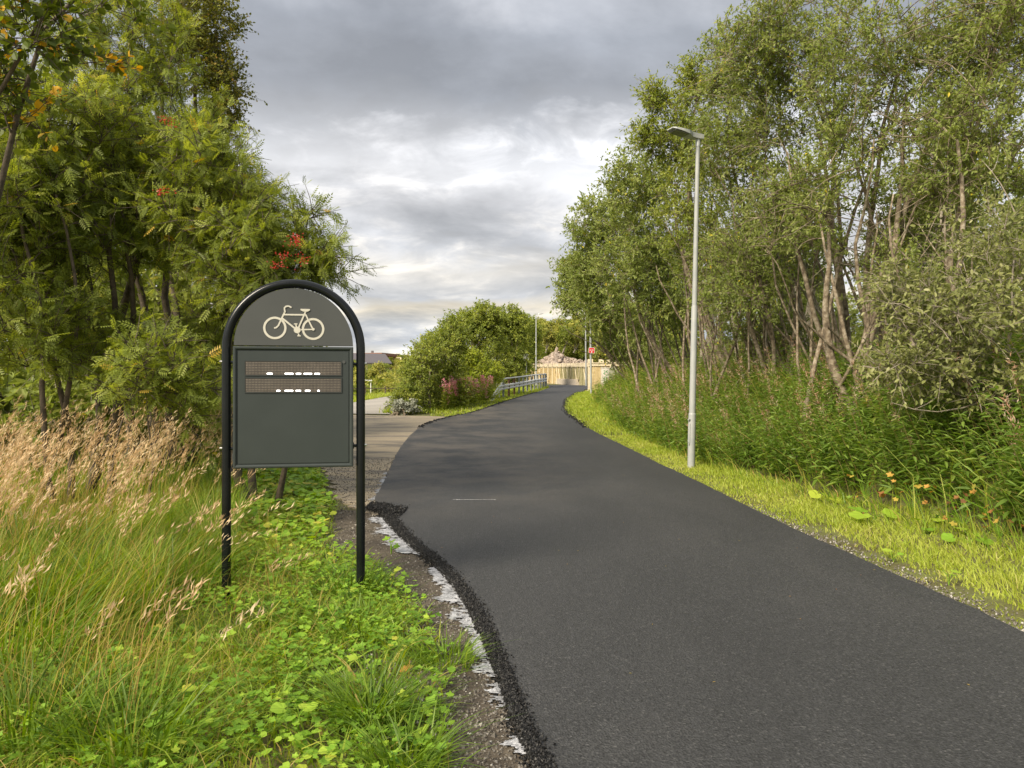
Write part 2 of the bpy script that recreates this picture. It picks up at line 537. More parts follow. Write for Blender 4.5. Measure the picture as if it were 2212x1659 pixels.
M['cream_wall'] = plain('cream_wall', (.70, .62, .46), .7, var=.05)
M['roof'] = plain('slate_roof', (.12, .11, .12), .7, var=.15)
M['window'] = plain('window_glass', (.30, .33, .36), .15)
m, t, b, o = mat_base('led_lit')
b.inputs['Base Color'].default_value = (1, 1, 1, 1)
b.inputs['Emission Color'].default_value = (1, .98, .96, 1)
b.inputs['Emission Strength'].default_value = 2.2
M['led_on'] = m


def panel_scuff():
    m = M['grey_panel']; t = m.node_tree; L = t.links.new; b = t.nodes['Principled BSDF']
    tc = N(t, 'ShaderNodeTexCoord')
    mp = N(t, 'ShaderNodeMapping'); mp.inputs['Scale'].default_value = (4, 1, 14); mp.inputs['Rotation'].default_value = (0, .35, 0)
    ns = N(t, 'ShaderNodeTexNoise', ins={'Scale': 2.2, 'Detail': 12.0, 'Roughness': .75})
    L(tc.outputs['Object'], mp.inputs[0]); L(mp.outputs[0], ns.inputs['Vector'])
    r = ramp(t, [(.66, 0.0), (.74, .16)])
    L(ns.outputs[0], r.inputs[0])
    old = b.inputs['Base Color'].links[0].from_socket
    mx = N(t, 'ShaderNodeMix', data_type='RGBA'); mx.inputs[7].default_value = (.3, .31, .29, 1)
    L(r.outputs[0], mx.inputs[0]); L(old, mx.inputs[6]); L(mx.outputs[2], b.inputs['Base Color'])


panel_scuff()


def asphalt_mat():
    m, t, b, o = mat_base('new_asphalt')
    L = t.links.new
    tc = N(t, 'ShaderNodeTexCoord')
    vo = N(t, 'ShaderNodeTexVoronoi', ins={'Scale': 95.0})
    L(tc.outputs['Object'], vo.inputs['Vector'])
    fine = N(t, 'ShaderNodeTexNoise', ins={'Scale': 75.0, 'Detail': 6.0, 'Roughness': .78})
    L(tc.outputs['Object'], fine.inputs['Vector'])
    big = N(t, 'ShaderNodeTexNoise', ins={'Scale': .55, 'Detail': 7.0, 'Roughness': .62, 'Distortion': .5})
    mp = N(t, 'ShaderNodeMapping'); mp.inputs['Scale'].default_value = (1.6, .55, 1)
    L(tc.outputs['Object'], mp.inputs[0]); L(mp.outputs[0], big.inputs['Vector'])
    r1 = ramp(t, [(.30, (.038, .039, .040)), (.5, (.045, .046, .047)), (.70, (.058, .058, .058))])
    L(big.outputs[0], r1.inputs[0])
    r2 = ramp(t, [(.34, .25), (.46, .80), (.56, 1.25), (.70, 2.2)])
    L(fine.outputs[0], r2.inputs[0])
    mu = N(t, 'ShaderNodeMix', data_type='RGBA', blend_type='MULTIPLY', ins={0: 1.0})
    L(r1.outputs[0], mu.inputs[6]); L(r2.outputs[0], mu.inputs[7])
    # single pale chips
    r3 = ramp(t, [(.0, 0.0), (.955, 0.0), (.975, .5)])
    sp = N(t, 'ShaderNodeSeparateColor')
    L(vo.outputs['Color'], sp.inputs[0]); L(sp.outputs[0], r3.inputs[0])
    mx = N(t, 'ShaderNodeMix', data_type='RGBA'); mx.inputs[7].default_value = (.15, .15, .145, 1)
    L(r3.outputs[0], mx.inputs[0]); L(mu.outputs[2], mx.inputs[6])
    # dusty tyre wash where the old path joins
    gx = N(t, 'ShaderNodeSeparateXYZ'); L(tc.outputs['Object'], gx.inputs[0])
    dust = N(t, 'ShaderNodeTexNoise', ins={'Scale': .8, 'Detail': 9.0, 'Roughness': .7})
    L(tc.outputs['Object'], dust.inputs['Vector'])
    my = N(t, 'ShaderNodeMapRange', ins={1: 8.0, 2: 12.0, 3: 0.0, 4: 1.0}); L(gx.outputs[1], my.inputs[0])
    mxx = N(t, 'ShaderNodeMapRange', ins={1: 1.6, 2: -1.4, 3: 0.0, 4: 1.0}); L(gx.outputs[0], mxx.inputs[0])
    m1 = N(t, 'ShaderNodeMath', operation='MULTIPLY'); L(my.outputs[0], m1.inputs[0]); L(mxx.outputs[0], m1.inputs[1])
    rd = ramp(t, [(.42, 0.0), (.62, .50)]); L(dust.outputs[0], rd.inputs[0])
    m2 = N(t, 'ShaderNodeMath', operation='MULTIPLY'); L(m1.outputs[0], m2.inputs[0]); L(rd.outputs[0], m2.inputs[1])
    md = N(t, 'ShaderNodeMix', data_type='RGBA'); md.inputs[7].default_value = (.22, .19, .15, 1)
    L(m2.outputs[0], md.inputs[0]); L(mx.outputs[2], md.inputs[6])
    L(md.outputs[2], b.inputs['Base Color'])
    b.inputs['Roughness'].default_value = .62
    b.inputs['Specular IOR Level'].default_value = .45
    bp = N(t, 'ShaderNodeBump', ins={'Strength': .9, 'Distance': .008})
    ad = N(t, 'ShaderNodeMath', operation='ADD')
    L(vo.outputs['Distance'], ad.inputs[0]); L(fine.outputs[0], ad.inputs[1])
    L(ad.outputs[0], bp.inputs['Height']); L(bp.outputs[0], b.inputs['Normal'])
    return m


M['asphalt'] = asphalt_mat()
M['crumb'] = leafy('asphalt_crumb', [(0, (.004, .004, .004)), (.7, (.012, .012, .012)), (1, (.040, .038, .036))], 0.0, .5, .35)


def surface(name, stops, scale, stops2, scale2, rough=.85, bump=.5, stretch=(1, 1, 1), dist=.01):
    m, t, b, o = mat_base(name)
    L = t.links.new
    tc = N(t, 'ShaderNodeTexCoord')
    mp = N(t, 'ShaderNodeMapping'); mp.inputs['Scale'].default_value = stretch
    L(tc.outputs['Object'], mp.inputs[0])
    a = N(t, 'ShaderNodeTexNoise', ins={'Scale': scale, 'Detail': 9.0, 'Roughness': .65}); L(mp.outputs[0], a.inputs['Vector'])
    c = N(t, 'ShaderNodeTexNoise', ins={'Scale': scale2, 'Detail': 5.0, 'Roughness': .7}); L(tc.outputs['Object'], c.inputs['Vector'])
    r1 = ramp(t, stops); L(a.outputs[0], r1.inputs[0])
    r2 = ramp(t, stops2); L(c.outputs[0], r2.inputs[0])
    mu = N(t, 'ShaderNodeMix', data_type='RGBA', blend_type='MULTIPLY', ins={0: 1.0})
    L(r1.outputs[0], mu.inputs[6]); L(r2.outputs[0], mu.inputs[7]); L(mu.outputs[2], b.inputs['Base Color'])
    b.inputs['Roughness'].default_value = rough
    bp = N(t, 'ShaderNodeBump', ins={'Strength': bump, 'Distance': dist})
    L(c.outputs[0], bp.inputs['Height']); L(bp.outputs[0], b.inputs['Normal'])
    return m


M['soil'] = surface('grassy_soil', [(.3, (.075, .055, .03)), (.45, (.11, .10, .035)), (.6, (.14, .16, .035)), (.75, (.19, .14, .07))], 1.6,
                    [(.3, .55), (.7, 1.3)], 40)
M['old'] = surface('old_path_surface', [(.30, (.10, .09, .08)), (.40, (.22, .19, .15)), (.50, (.36, .30, .21)), (.60, (.42, .345, .235)), (.70, (.20, .185, .165))], 1.3,
                   [(.3, .72), (.7, 1.2)], 45, stretch=(.45, 1.5, 1))
M['lower'] = surface('lower_path_surface', [(.3, (.30, .28, .25)), (.7, (.40, .375, .33))], .5, [(.3, .85), (.7, 1.1)], 20)
M['gravel_bed'] = surface('dark_gravel_bed', [(.3, (.045, .036, .026)), (.5, (.085, .068, .048)), (.7, (.15, .125, .09))], 3.0, [(.3, .5), (.7, 1.5)], 70, bump=.9)
M['stone'] = leafy('loose_stone', [(0, (.05, .045, .038)), (.5, (.14, .125, .105)), (.85, (.26, .24, .21)), (1, (.5, .48, .44))], 0.0, .7)
M['white_line'] = surface('worn_white_residue', [(.3, (.20, .20, .20)), (.45, (.42, .43, .45)), (.62, (.66, .67, .70))], 14, [(.35, .45), (.6, 1.1)], 75, rough=.35, bump=.8)
M['marking'] = M['white_line']

# ------------------------------------------------------------------ ground form
ZR_Y = np.array([-3000, 0, 11, 14, 20, 30, 40, 46, 52, 60, 72, 92, 130, 4000.])
ZR_Z = np.array([0, 0, 0, .015, .15, .45, .75, .93, 1.12, 1.30, 1.36, 1.66, 1.9, 1.9])


def zr(y):
    return np.interp(y, ZR_Y, ZR_Z)


def unproject_road(u, v):
    d = np.linspace(1, 120, 6000)
    zl = EYE - (v - 829.5) / F * d
    i = np.argmax(zr(d) >= zl)
    return ((u - 1106) / F * d[i], d[i])


RIGHT_PX = [(2650, 1620), (2212, 1378), (1995, 1280), (1697, 1144), (1499, 1040), (1350, 968), (1266, 926), (1226, 896), (1219, 881), (1224, 864), (1244, 850)]
LEFT_PX = [(1178, 1720), (1150, 1659), (1114, 1576), (1073, 1456), (1036, 1373), (1010, 1310), (953, 1237), (901, 1196), (854, 1153), (808, 1092),
           (815, 1075), (833, 1039), (849, 1000), (868, 965), (893, 936), (922, 917), (973, 902), (1020, 894), (1062, 879), (1098, 866.5), (1142, 853.5), (1172, 844.5), (1188, 838.5)]
RP = [(3.25, -3.0)] + [unproject_road(*p) for p in RIGHT_PX] + [(4.6, 49), (5.0, 53), (9, 56), (24, 60)]
LP = [(.62, -3.0)] + [unproject_road(*p) for p in LEFT_PX] + [(3.0, 65), (3.9, 73), (7, 78), (24, 84)]
RP, LP = np.array(RP), np.array(LP)
_o = np.argsort(RP[:13, 1])
XR_Y = np.concatenate([[-3000], RP[:12, 1], [49, 53, 55, 57, 4000]])
XR_X = np.concatenate([[3.2], RP[:12, 0], [4.9, 5.2, 7, 60, 60]])
def smooth_poly(P, it=2):
    P = np.asarray(P, float)
    for _ in range(it):
        Q = [P[0]]
        for a, b in zip(P[:-1], P[1:]):
            Q += [a * .75 + b * .25, a * .25 + b * .75]
        Q.append(P[-1]); P = np.array(Q)
    return P


_lp = smooth_poly(LP[:24], 1)
_k = np.argsort(_lp[:, 1])
XL_Y = np.concatenate([[-3000], _lp[_k, 1], [65, 73, 4000]])
XL_X = np.concatenate([[.6], _lp[_k, 0], [3.0, 4.0, 4.0]])


def xr(y): return np.interp(y, XR_Y, XR_X)
def xl(y): return np.interp(y, XL_Y, XL_X)


def H(x, y):
    x = np.asarray(x, float); y = np.asarray(y, float)
    z = zr(y)
    s = x - xr(y)
    fade = 1 - .8 * sstep(36, 47, y)
    z = z + (1.2 * sstep(1.1, 3.5, s) + .06 * np.clip(s - 3.5, 0, 16)) * fade * sstep(-6, 1, y)
    z = z + .035 * (vnoise(x, y, .9) - .5) * sstep(.3, 1.2, s) * sstep(80, 50, y)
    l = xl(y) - x
    z = z + .06 * sstep(.5, 2.5, l) * sstep(12, 7, y)
    z = z + .05 * (vnoise(x, y, 1.1, 3) - .5) * sstep(.6, 1.5, l) * sstep(9.5, 8.5, y)
    # left side beyond the junction slips down to the valley and rises again to the far houses
    z = z - .05 * np.clip(l - 1.6, 0, 10) * sstep(28, 40, y)
    left = sstep(-4.5, -9.5, x + .0 * y)
    z = z - left * (5.6 * sstep(56, 78, y) - 9.5 * sstep(90, 210, y))
    z = z - sstep(-9, -14, x) * 1.0 * sstep(12, 30, y) * sstep(60, 40, y)
    right = sstep(-8, 6, x)
    z = z + right * (9.5 * sstep(100, 175, y))
    return z


def at(u, v, d):
    return np.array([(u - 1106) / F * d, d, EYE - (v - 829.5) / F * d])


def G(u, v):
    """ground point seen at (u, v)"""
    d = np.concatenate([np.linspace(1.2, 70, 7000), np.linspace(70, 300, 2000)])
    x = (u - 1106) / F * d
    zl = EYE - (v - 829.5) / F * d
    i = np.argmax(H(x, d) >= zl)
    return np.array([x[i], d[i], float(H(x[i], d[i]))])


def grid_sheet(name, xs, ys, mat_, dz=0.0, **kw):
    X, Y = np.meshgrid(xs, ys)
    Z = H(X, Y) + dz
    V = np.stack([X, Y, Z], -1).reshape(-1, 3)
    nx, ny = len(xs), len(ys)
    i = np.arange(nx * ny).reshape(ny, nx)
    q = np.stack([i[:-1, :-1], i[:-1, 1:], i[1:, 1:], i[1:, :-1]], -1).reshape(-1, 4)
    mb = MB(); mb.add(V, q)
    return mb.build(name, mat_, smooth=True, **kw)


def geo(a, b, n, p):   # progressive spacing
    t = np.linspace(0, 1, n) ** p
    return a + (b - a) * t


xs = np.unique(np.concatenate([-geo(14, 2500, 46, 3), np.arange(-14, 14, .35), geo(14, 2500, 46, 3)]))
ys = np.unique(np.concatenate([-geo(4, 1500, 26, 3), np.arange(-4, 62, .35), geo(62, 240, 90, 1.0), geo(240, 4000, 30, 2.5)]))
grid_sheet('ground', xs, ys, M['soil'], kind='structure')


def resample(P, n, dense=None):
    P = np.asarray(P, float)
    s = np.concatenate([[0], np.cumsum(np.linalg.norm(np.diff(P, axis=0), axis=1))])
    t = np.linspace(0, 1, n) if dense is None else dense
    return np.stack([np.interp(t * s[-1], s, P[:, k]) for k in range(2)], 1)


def smooth_poly(P, it=2):
    P = np.asarray(P, float)
    for _ in range(it):
        Q = [P[0]]
        for a, b in zip(P[:-1], P[1:]):
            Q += [a * .75 + b * .25, a * .25 + b * .75]
        Q.append(P[-1]); P = np.array(Q)
    return P


def strip(name, Lp, Rp, n, m_, mat_, dz, edge_l=0.0, jag=0.0, skirt=.09, dense=None, prof=None, **kw):
    A = resample(Lp, n, dense); B = resample(Rp, n, dense)
    if jag:
        d = norm(B - A)
        jl = (vnoise(A[:, 0] * 1, A[:, 1], 9, 5) - .5) * jag + (vnoise(A[:, 0], A[:, 1], 31, 8) - .5) * jag * .6
        A = A + d * jl[:, None]
        jr = (vnoise(B[:, 0] * 1, B[:, 1], 5, 6) - .5) * jag * .6
        B = B + d * jr[:, None]
    t = np.linspace(0, 1, m_)
    if prof is not None: t = prof
    XY = A[:, None] * (1 - t)[None, :, None] + B[:, None] * t[None, :, None]
    Z = H(XY[..., 0], XY[..., 1]) + dz
    V = np.concatenate([XY, Z[..., None]], -1)
    # skirts
    lo_l = V[:, 0].copy(); lo_l[:, 2] -= skirt
    lo_r = V[:, -1].copy(); lo_r[:, 2] -= skirt
    V = np.concatenate([lo_l[:, None], V, lo_r[:, None]], 1)
    k = V.shape[1]
    i = np.arange(n * k).reshape(n, k)
    q = np.stack([i[:-1, :-1], i[:-1, 1:], i[1:, 1:], i[1:, :-1]], -1).reshape(-1, 4)
    mb = MB(); mb.add(V.reshape(-1, 3), q)
    return mb.build(name, mat_, smooth=False, **kw)


def dense_t(P, y_near=12, frac=.6, n=900):
    P = np.asarray(P)
    t = np.linspace(0, 1, n)
    return t ** 1.8


LPs = smooth_poly(LP, 1)
RPs = smooth_poly(RP, 2)
# stations matched on travel along the path so the strip does not shear
road = strip('cycle_path', LPs, RPs, 1000, 20, M['asphalt'], .045, jag=.05, dense=dense_t(LPs), kind='structure')
# wavy top is not wanted: the sheet follows the ground form exactly

# old tan path beside and beyond the junction
OL = [(-1.55, 8.7), (-2.0, 9.4), (-2.5, 10.6), (-3.0, 12.5), (-4.2, 16), (-6.4, 21), (-9.0, 26), (-13, 29)]
OR = [(-1.0, 8.9), (-1.0, 10), (-1.0, 12), (-1.0, 14.5), (-1.4, 19), (-1.6, 23.5), (-2.0, 26.9), (-4.4, 27.3)]
strip('old_path', smooth_poly(OL, 2), smooth_poly(OR, 2), 160, 14, M['old'], .018, jag=.25, skirt=.05, kind='structure')
# lower path running on from the junction and bending away behind the bushes
LL = [(-13.6, 29.6), (-11.0, 33), (-9.6, 37.5), (-8.8, 44), (-8.2, 52), (-6.2, 60)]
LR = [(-4.4, 27.8), (-5.4, 32), (-6.0, 38), (-6.0, 45), (-5.4, 51), (-4.0, 57)]
strip('lower_path', smooth_poly(LL, 2), smooth_poly(LR, 2), 90, 10, M['lower'], .03, jag=.15, skirt=.06, kind='structure')

# gravel shoulder left of the new asphalt
shoulder_r = np.array([p for p in LPs if 1.5 < p[1] < 9.6])
dsh = np.interp(shoulder_r[:, 1], [1.5, 3.2, 4.5, 5.5, 7, 9.6], [.38, .34, .30, .42, .9, .8])
shoulder_l = shoulder_r - np.stack([dsh, 0 * dsh], 1)
strip('gravel_shoulder', shoulder_l, shoulder_r + np.array([.06, 0]), 260, 8, M['gravel_bed'], .012, jag=.16, skirt=.03, kind='structure')

# thin white residue, ragged patches on the gravel against the asphalt edge
def residue():
    mb = MB()
    cell = .009
    yy = np.arange(2.5, 13.6, cell)
    for wlo, whi, dz in ((0, 1, .0),):
        for y in yy:
            e = float(xl(y))
            if y < 8.6:
                wdt = float(np.interp(y, [2.5, 3.2, 3.9, 4.1, 4.9, 5.5, 6.15, 6.25, 6.6, 6.75, 7.9, 8.5, 8.6], [.09, .12, .15, .14, .20, .17, .09, .02, .0, .22, .26, .19, 0]))
            else:
                wdt = .10 if (9.6 < y < 12.8) else 0
            if wdt <= 0: continue
            x = np.arange(e - wdt * 1.25, e + .03, cell)
            dd = (e - x) / wdt
            n1 = vnoise(x, y * np.ones_like(x), 7, 11) * .45 + vnoise(x, y * np.ones_like(x), 26, 12) * .3 + vnoise(x * 1.0, y * 3.0 * np.ones_like(x), 40, 13) * .25
            thr = .32 + .34 * np.clip(dd, 0, 1.3) ** 2 + (.16 if y < 3.9 or y > 9 else 0)
            keep = n1 > thr
            for xx in x[keep]:
                V = []
                for ax, ay in ((0, 0), (1, 0), (1, 1), (0, 1)):
                    vx, vy = xx + ax * cell, y + ay * cell
                    V.append((vx + .004 * sin(vy * 900 + vx * 300), vy, 0))
                V = np.array(V)
                V[:, 2] = H(V[:, 0], V[:, 1]) + .022 + .004 * vnoise(V[:, 0], V[:, 1], 50, 4)
                mb.add(V, [(0, 1, 2, 3)])
    return mb
residue().build('worn_white_line', M['white_line'], kind='structure')

# crumbled black edge of the new asphalt
mb = MB()
n = 19000
yy = 2.3 + (9.4 - 2.3) * rng.random(n) ** 1.25
wdt = np.interp(yy, [2.3, 5, 8, 9.4], [.07, .095, .13, .20])
off = rng.normal(0.18, .33, n)
xx = xl(yy) + off * wdt
hh = H(xx, yy) + np.where(off > -.03, .046, np.clip(.046 + .12 * off, .013, .046)) + rng.uniform(-.003, .009, n)
lumps(mb, np.stack([xx, yy, hh], 1), rng.uniform(.004, .0085, n), rng.random(n))
# the far corner by the old path
n = 1600
tt = rng.random(n)
cx_ = -1.72 + .50 * tt; cy_ = 9.15 - .42 * tt + rng.normal(0, .13, n)
lumps(mb, np.stack([cx_, cy_, H(cx_, cy_) + .055 + rng.uniform(-.01, .012, n)], 1), rng.uniform(.006, .014, n), rng.random(n))
mb.build('asphalt_crumbs', M['crumb'], kind='stuff', label='black loose asphalt crumbs along the left edge of the new path')
# black lip along far edges
mb = MB()
n = 5000
yy = rng.uniform(22, 47, n)
side_l = rng.random(n) < .35
xx = np.where(side_l, xl(yy) + rng.normal(.0, .05, n), xr(yy) + rng.normal(.03, .07, n))
lumps(mb, np.stack([xx, yy, H(xx, yy) + .03 + rng.uniform(-.02, .025, n)], 1), rng.uniform(.012, .035, n), rng.random(n) * .6)
mb.build('asphalt_crumbs', M['crumb'], kind='stuff', label='dark ragged asphalt lip along the far bend')

# loose stones
mb = MB()
n = 7000
yy = 2.4 + 7.0 * rng.random(n) ** 1.3
sh = np.interp(yy, [1.5, 3.2, 4.5, 5.5, 7, 9.6], [.38, .34, .30, .42, .9, .8])
xx = xl(yy) - sh * rng.random(n) * 1.15
lumps(mb, np.stack([xx, yy, H(xx, yy) + .014], 1), rng.uniform(.003, .010, n) * (1 + (rng.random(n) < .05)), np.clip(rng.normal(.45, .25, n), 0, 1))
n = 2200
yy = rng.uniform(3.8, 9.5, n)
xx = xr(yy) + np.abs(rng.normal(.05, .14, n))
lumps(mb, np.stack([xx, yy, H(xx, yy) + .008], 1), rng.uniform(.004, .012, n), np.clip(rng.normal(.6, .25, n), 0, 1))
# old path grit
n = 2500
yy = rng.uniform(8.8, 15, n); xx = rng.uniform(-2.9, -1.6, n) - (yy - 9) * .1
lumps(mb, np.stack([xx, yy, H(xx, yy) + .022], 1), rng.uniform(.005, .012, n), rng.random(n))
# bare patches under the sign
n = 2600
ang = rng.uniform(0, 2 * pi, n); rad = np.sqrt(rng.random(n))
ctr = np.array([(-.75, 4.4), (-1.6, 7.6), (-.55, 3.7), (-.28, 3.2)])[rng.integers(0, 4, n)]
xx = ctr[:, 0] + rad * np.cos(ang) * .28; yy = ctr[:, 1] + rad * np.sin(ang) * .55
lumps(mb, np.stack([xx, yy, H(xx, yy) + .008], 1), rng.uniform(.004, .012, n), np.clip(rng.normal(.65, .2, n), 0, 1))
mb.build('loose_gravel', M['stone'], kind='stuff', label='small grey stones and grit beside the path')

# ------------------------------------------------------------------ bicycle counter sign
BL = np.array([-1.950, 5.25]); BR = np.array([-1.063, 5.40])
mid_ = (BL + BR) / 2
SA = atan2(BR[1] - BL[1], BR[0] - BL[0])
sign = thing('bicycle_counter_sign', 'dark grey bicycle counter board with two LED rows in a black arched tube frame', 'sign', (mid_[0], mid_[1], 0.0), SA)
mb = MB()
pts = [(-.45, 0, -.15), (-.45, 0, .5), (-.45, 0, 1.2), (-.45, 0, 1.745)]
pts += [(-.45 * cos(a), 0, 1.745 + .45 * sin(a)) for a in np.linspace(0, pi, 41)[1:-1]]
pts += [(.45, 0, 1.745), (.45, 0, 1.2), (.45, 0, .5), (.45, 0, -.1)]
P = np.array(pts, float)
# parallel frame in the xz plane
d = np.gradient(P, axis=0); d = norm(d)
nrm_ = np.cross(d, np.array([0, 1.0, 0]))
aa = np.arange(20) * 2 * pi / 20
V = P[:, None] + .0305 * (nrm_[:, None] * np.cos(aa)[None, :, None] + np.array([0, 1.0, 0])[None, None] * np.sin(aa)[None, :, None])
idx = np.arange(len(P) * 20).reshape(len(P), 20)
q = np.stack([idx[:-1], np.roll(idx, -1, 1)[:-1], np.roll(idx, -1, 1)[1:], idx[1:]], -1).reshape(-1, 4)
mb.add(V.reshape(-1, 3), q)
mb.build('arch_frame', M['frame_black'], sign, smooth=True)

BW, BZ0, BZ1 = .40, .925, 1.757
bx = thing('display_box', None, None); bx.parent = sign
mb = MB().box((0, .005, (BZ0 + BZ1) / 2), (2 * BW - .004, .075, BZ1 - BZ0 - .004))
mb.build('casing', M['grey_panel'], bx)
# rounded trim frame round the door: mitred bars with bevelled front
def trim_bar(mb, a, b, wd=.026, y0=-.034, y1=-.046):
    """a,b corners (outer edge) in xz; inner side towards the centre"""
    a = np.array(a, float); b = np.array(b, float)
    cxy = np.array([0, (BZ0 + BZ1) / 2])
    d = (b - a) / np.linalg.norm(b - a)
    nn = np.array([-d[1], d[0]])
    if np.dot(cxy - (a + b) / 2, nn) < 0: nn = -nn
    rows = []
    for off, yy in ((0, y0), (0, y1 + .004), (.005, y1), (wd * .55, y1), (wd - .004, y1 + .006), (wd, y1 + .012), (wd, y0)):
        pa = a + nn * off + d * off; pb = b + nn * off - d * off
        rows.append([(pa[0], yy, pa[1]), (pb[0], yy, pb[1])])
    V = np.array(rows).reshape(-1, 3)
    f = [(2 * i, 2 * i + 1, 2 * i + 3, 2 * i + 2) for i in range(6)]
    mb.add(V, f)
mb = MB()
cs = [(-BW, BZ0), (BW, BZ0), (BW, BZ1), (-BW, BZ1)]
for i in range(4): trim_bar(mb, cs[i], cs[(i + 1) % 4])
mb.build('door_trim', M['grey_panel'], bx)
# door leaf with a groove round it
mb = MB().box((0, -.0345, (BZ0 + BZ1) / 2), (2 * BW - .064, .006, BZ1 - BZ0 - .064), bev=0)
mb.build('door_leaf', M['grey_panel'], bx)
mb = MB()
mb.prism([(.336 + .011 * cos(a), 1.653 + .011 * sin(a)) for a in np.linspace(0, 2 * pi, 17)[:-1]], -.0425, -.037, 'y')
mb.build('lock', M['dome_grey'], bx)
# dome
mb = MB()
zc_ = BZ1 + .008
dome = [(.396 * cos(a), zc_ + .394 * sin(a)) for a in np.linspace(0, pi, 49)]
mb.prism(dome, -.030, .034, 'y')
dome_o = mb.build('dome_panel', M['dome_grey'], sign)

S_ = .000879
def px2(x, y): return ((x - 605) * S_, 1.757 + (620 - y) * S_)
# bicycle pictogram
def stroke(mb, pts, wd, y0=-.0325, y1=-.0303):
    pts = [np.array(px2(*p)) for p in pts]
    w2 = wd * S_ / 2
    n_ = len(pts)
    Ls, Rs = [], []
    for i, p in enumerate(pts):
        a = pts[max(i - 1, 0)]; b = pts[min(i + 1, n_ - 1)]
        d = (b - a) / np.linalg.norm(b - a); nn = np.array([-d[1], d[0]])
        Ls.append(p + nn * w2); Rs.append(p - nn * w2)
    V = [(p[0], y0, p[1]) for p in Ls + Rs] + [(p[0], y1, p[1]) for p in Ls + Rs]
    f = []
    for i in range(n_ - 1):
        f.append((i, i + 1, n_ + i + 1, n_ + i))
        f.append((i, 2 * n_ + i, 2 * n_ + i + 1, i + 1))
        f.append((n_ + i, n_ + i + 1, 3 * n_ + i + 1, 3 * n_ + i))
    f.append((0, n_, 3 * n_, 2 * n_)); f.append((n_ - 1, 3 * n_ - 1, 4 * n_ - 1, 2 * n_ - 1))
    mb.add(V, f)
def ringp(mb, c, r, wd, y0=-.0326):
    th = np.linspace(0, 2 * pi, 45)[:-1]
    V = []
    for rr_ in (r - wd, r):
        for yv in (y0, -.0303):
            for a in th:
                x, z = px2(c[0] + rr_ * cos(a), c[1] + rr_ * sin(a)); V.append((x, yv, z))
    n_ = len(th)
    f = []
    for i in range(n_):
        j = (i + 1) % n_
        f += [(i, j, 2 * n_ + j, 2 * n_ + i), (2 * n_ + i, 2 * n_ + j, 3 * n_ + j, 3 * n_ + i), (i, n_ + i, n_ + j, j)]
    mb.add(V, f)
def dsc(mb, c, r, y0=-.0331):
    mb.prism([px2(c[0] + r * cos(a), c[1] + r * sin(a)) for a in np.linspace(0, 2 * pi, 21)[:-1]], y0, -.0303, 'y')
bs = thing('bicycle_symbol', None, None); bs.parent = sign
mb = MB()
ringp(mb, (461, 475), 88, 17)
mb.build('symbol_wheel', M['cream'], bs)
mb = MB()
ringp(mb, (751, 480), 86, 17)
mb.build('symbol_wheel', M['cream'], bs)
mb = MB()
stroke(mb, [(455, 476), (472, 472), (488, 455), (512, 400), (536, 350)], 12, -.0336)
stroke(mb, [(528, 370), (698, 370)], 12, -.0340)
stroke(mb, [(516, 398), (612, 476)], 13, -.0344)
stroke(mb, [(640, 472), (693, 345)], 12, -.0348)
stroke(mb, [(694, 368), (722, 425), (750, 482)], 11, -.0352)
stroke(mb, [(640, 487), (752, 483)], 10, -.0332)
dsc(mb, (630, 489), 26, -.0356); dsc(mb, (752, 482), 11, -.0360)
mb.prism([px2(*p) for p in ((655, 323), (726, 324), (728, 333), (712, 343), (690, 347), (668, 341), (656, 334))], -.0362, -.0303, 'y')
stroke(mb, [(538, 352), (535, 335), (533, 318), (545, 306), (562, 303), (575, 307), (586, 315)], 12, -.0358)
stroke(mb, [(624, 470), (619, 444)], 10, -.0334); stroke(mb, [(605, 442), (632, 442)], 9, -.0338)
stroke(mb, [(634, 505), (644, 533)], 10, -.0334); stroke(mb, [(631, 535), (657, 535)], 9, -.0338)
mb.build('symbol_frame', M['cream'], bs)

def led_row(z0, z1, segs, yl):
    o_ = thing('led_panel', None, None); o_.parent = sign
    mb = MB().box((-.001, -.0385, (z0 + z1) / 2), (.640, .005, z1 - z0))
    mb.build('led_board', M['led_back'], o_)
    mb = MB()
    t_ = .004
    for c_, s_ in (((-.001, z0 - t_ / 2), (.648, t_)), ((-.001, z1 + t_ / 2), (.648, t_)), ((-.323, (z0 + z1) / 2), (t_, z1 - z0)), ((.321, (z0 + z1) / 2), (t_, z1 - z0))):
        mb.box((c_[0], -.0400, c_[1]), (s_[0], .007, s_[1]))
    mb.build('panel_rim', M['grey_panel'], o_)
    mb = MB()
    for i in range(66):
        for j in range(8):
            x = -.312 + i * .00957; z = z0 + .009 + j * (z1 - z0 - .018) / 7
            r = .0023
            V = [(x + r * cos(a), -.0418, z + r * sin(a)) for a in np.linspace(0, 2 * pi, 7)[:-1]]
            mb.add(V, [(0, 1, 2, 3), (0, 3, 4, 5)])
    mb.build('led_dots', M['led_off'], o_, kind='stuff')
    for a, b_ in segs:
        xa, za = px2(a + 5, yl); xb, _ = px2(b_ - 5, yl)
        nb = max(1, int(round((xb - xa) / .0085)) + 1)
        mb = MB()
        hw = .0050
        pl = [(xa + hw * cos(q_), za + hw * sin(q_)) for q_ in np.linspace(pi / 2, 3 * pi / 2, 7)] + [(xb + hw * cos(q_), za + hw * sin(q_)) for q_ in np.linspace(-pi / 2, pi / 2, 7)]
        mb.prism(pl, -.0438, -.0412, 'y')
        mb.build('lit_segment', M['led_on'], o_)
led_row(1.560, 1.656, [(403, 445), (538, 602), (622, 660), (681, 743), (763, 803)], 832)
led_row(1.443, 1.540, [(475, 503), (537, 600), (620, 659), (691, 730), (785, 802)], 965)
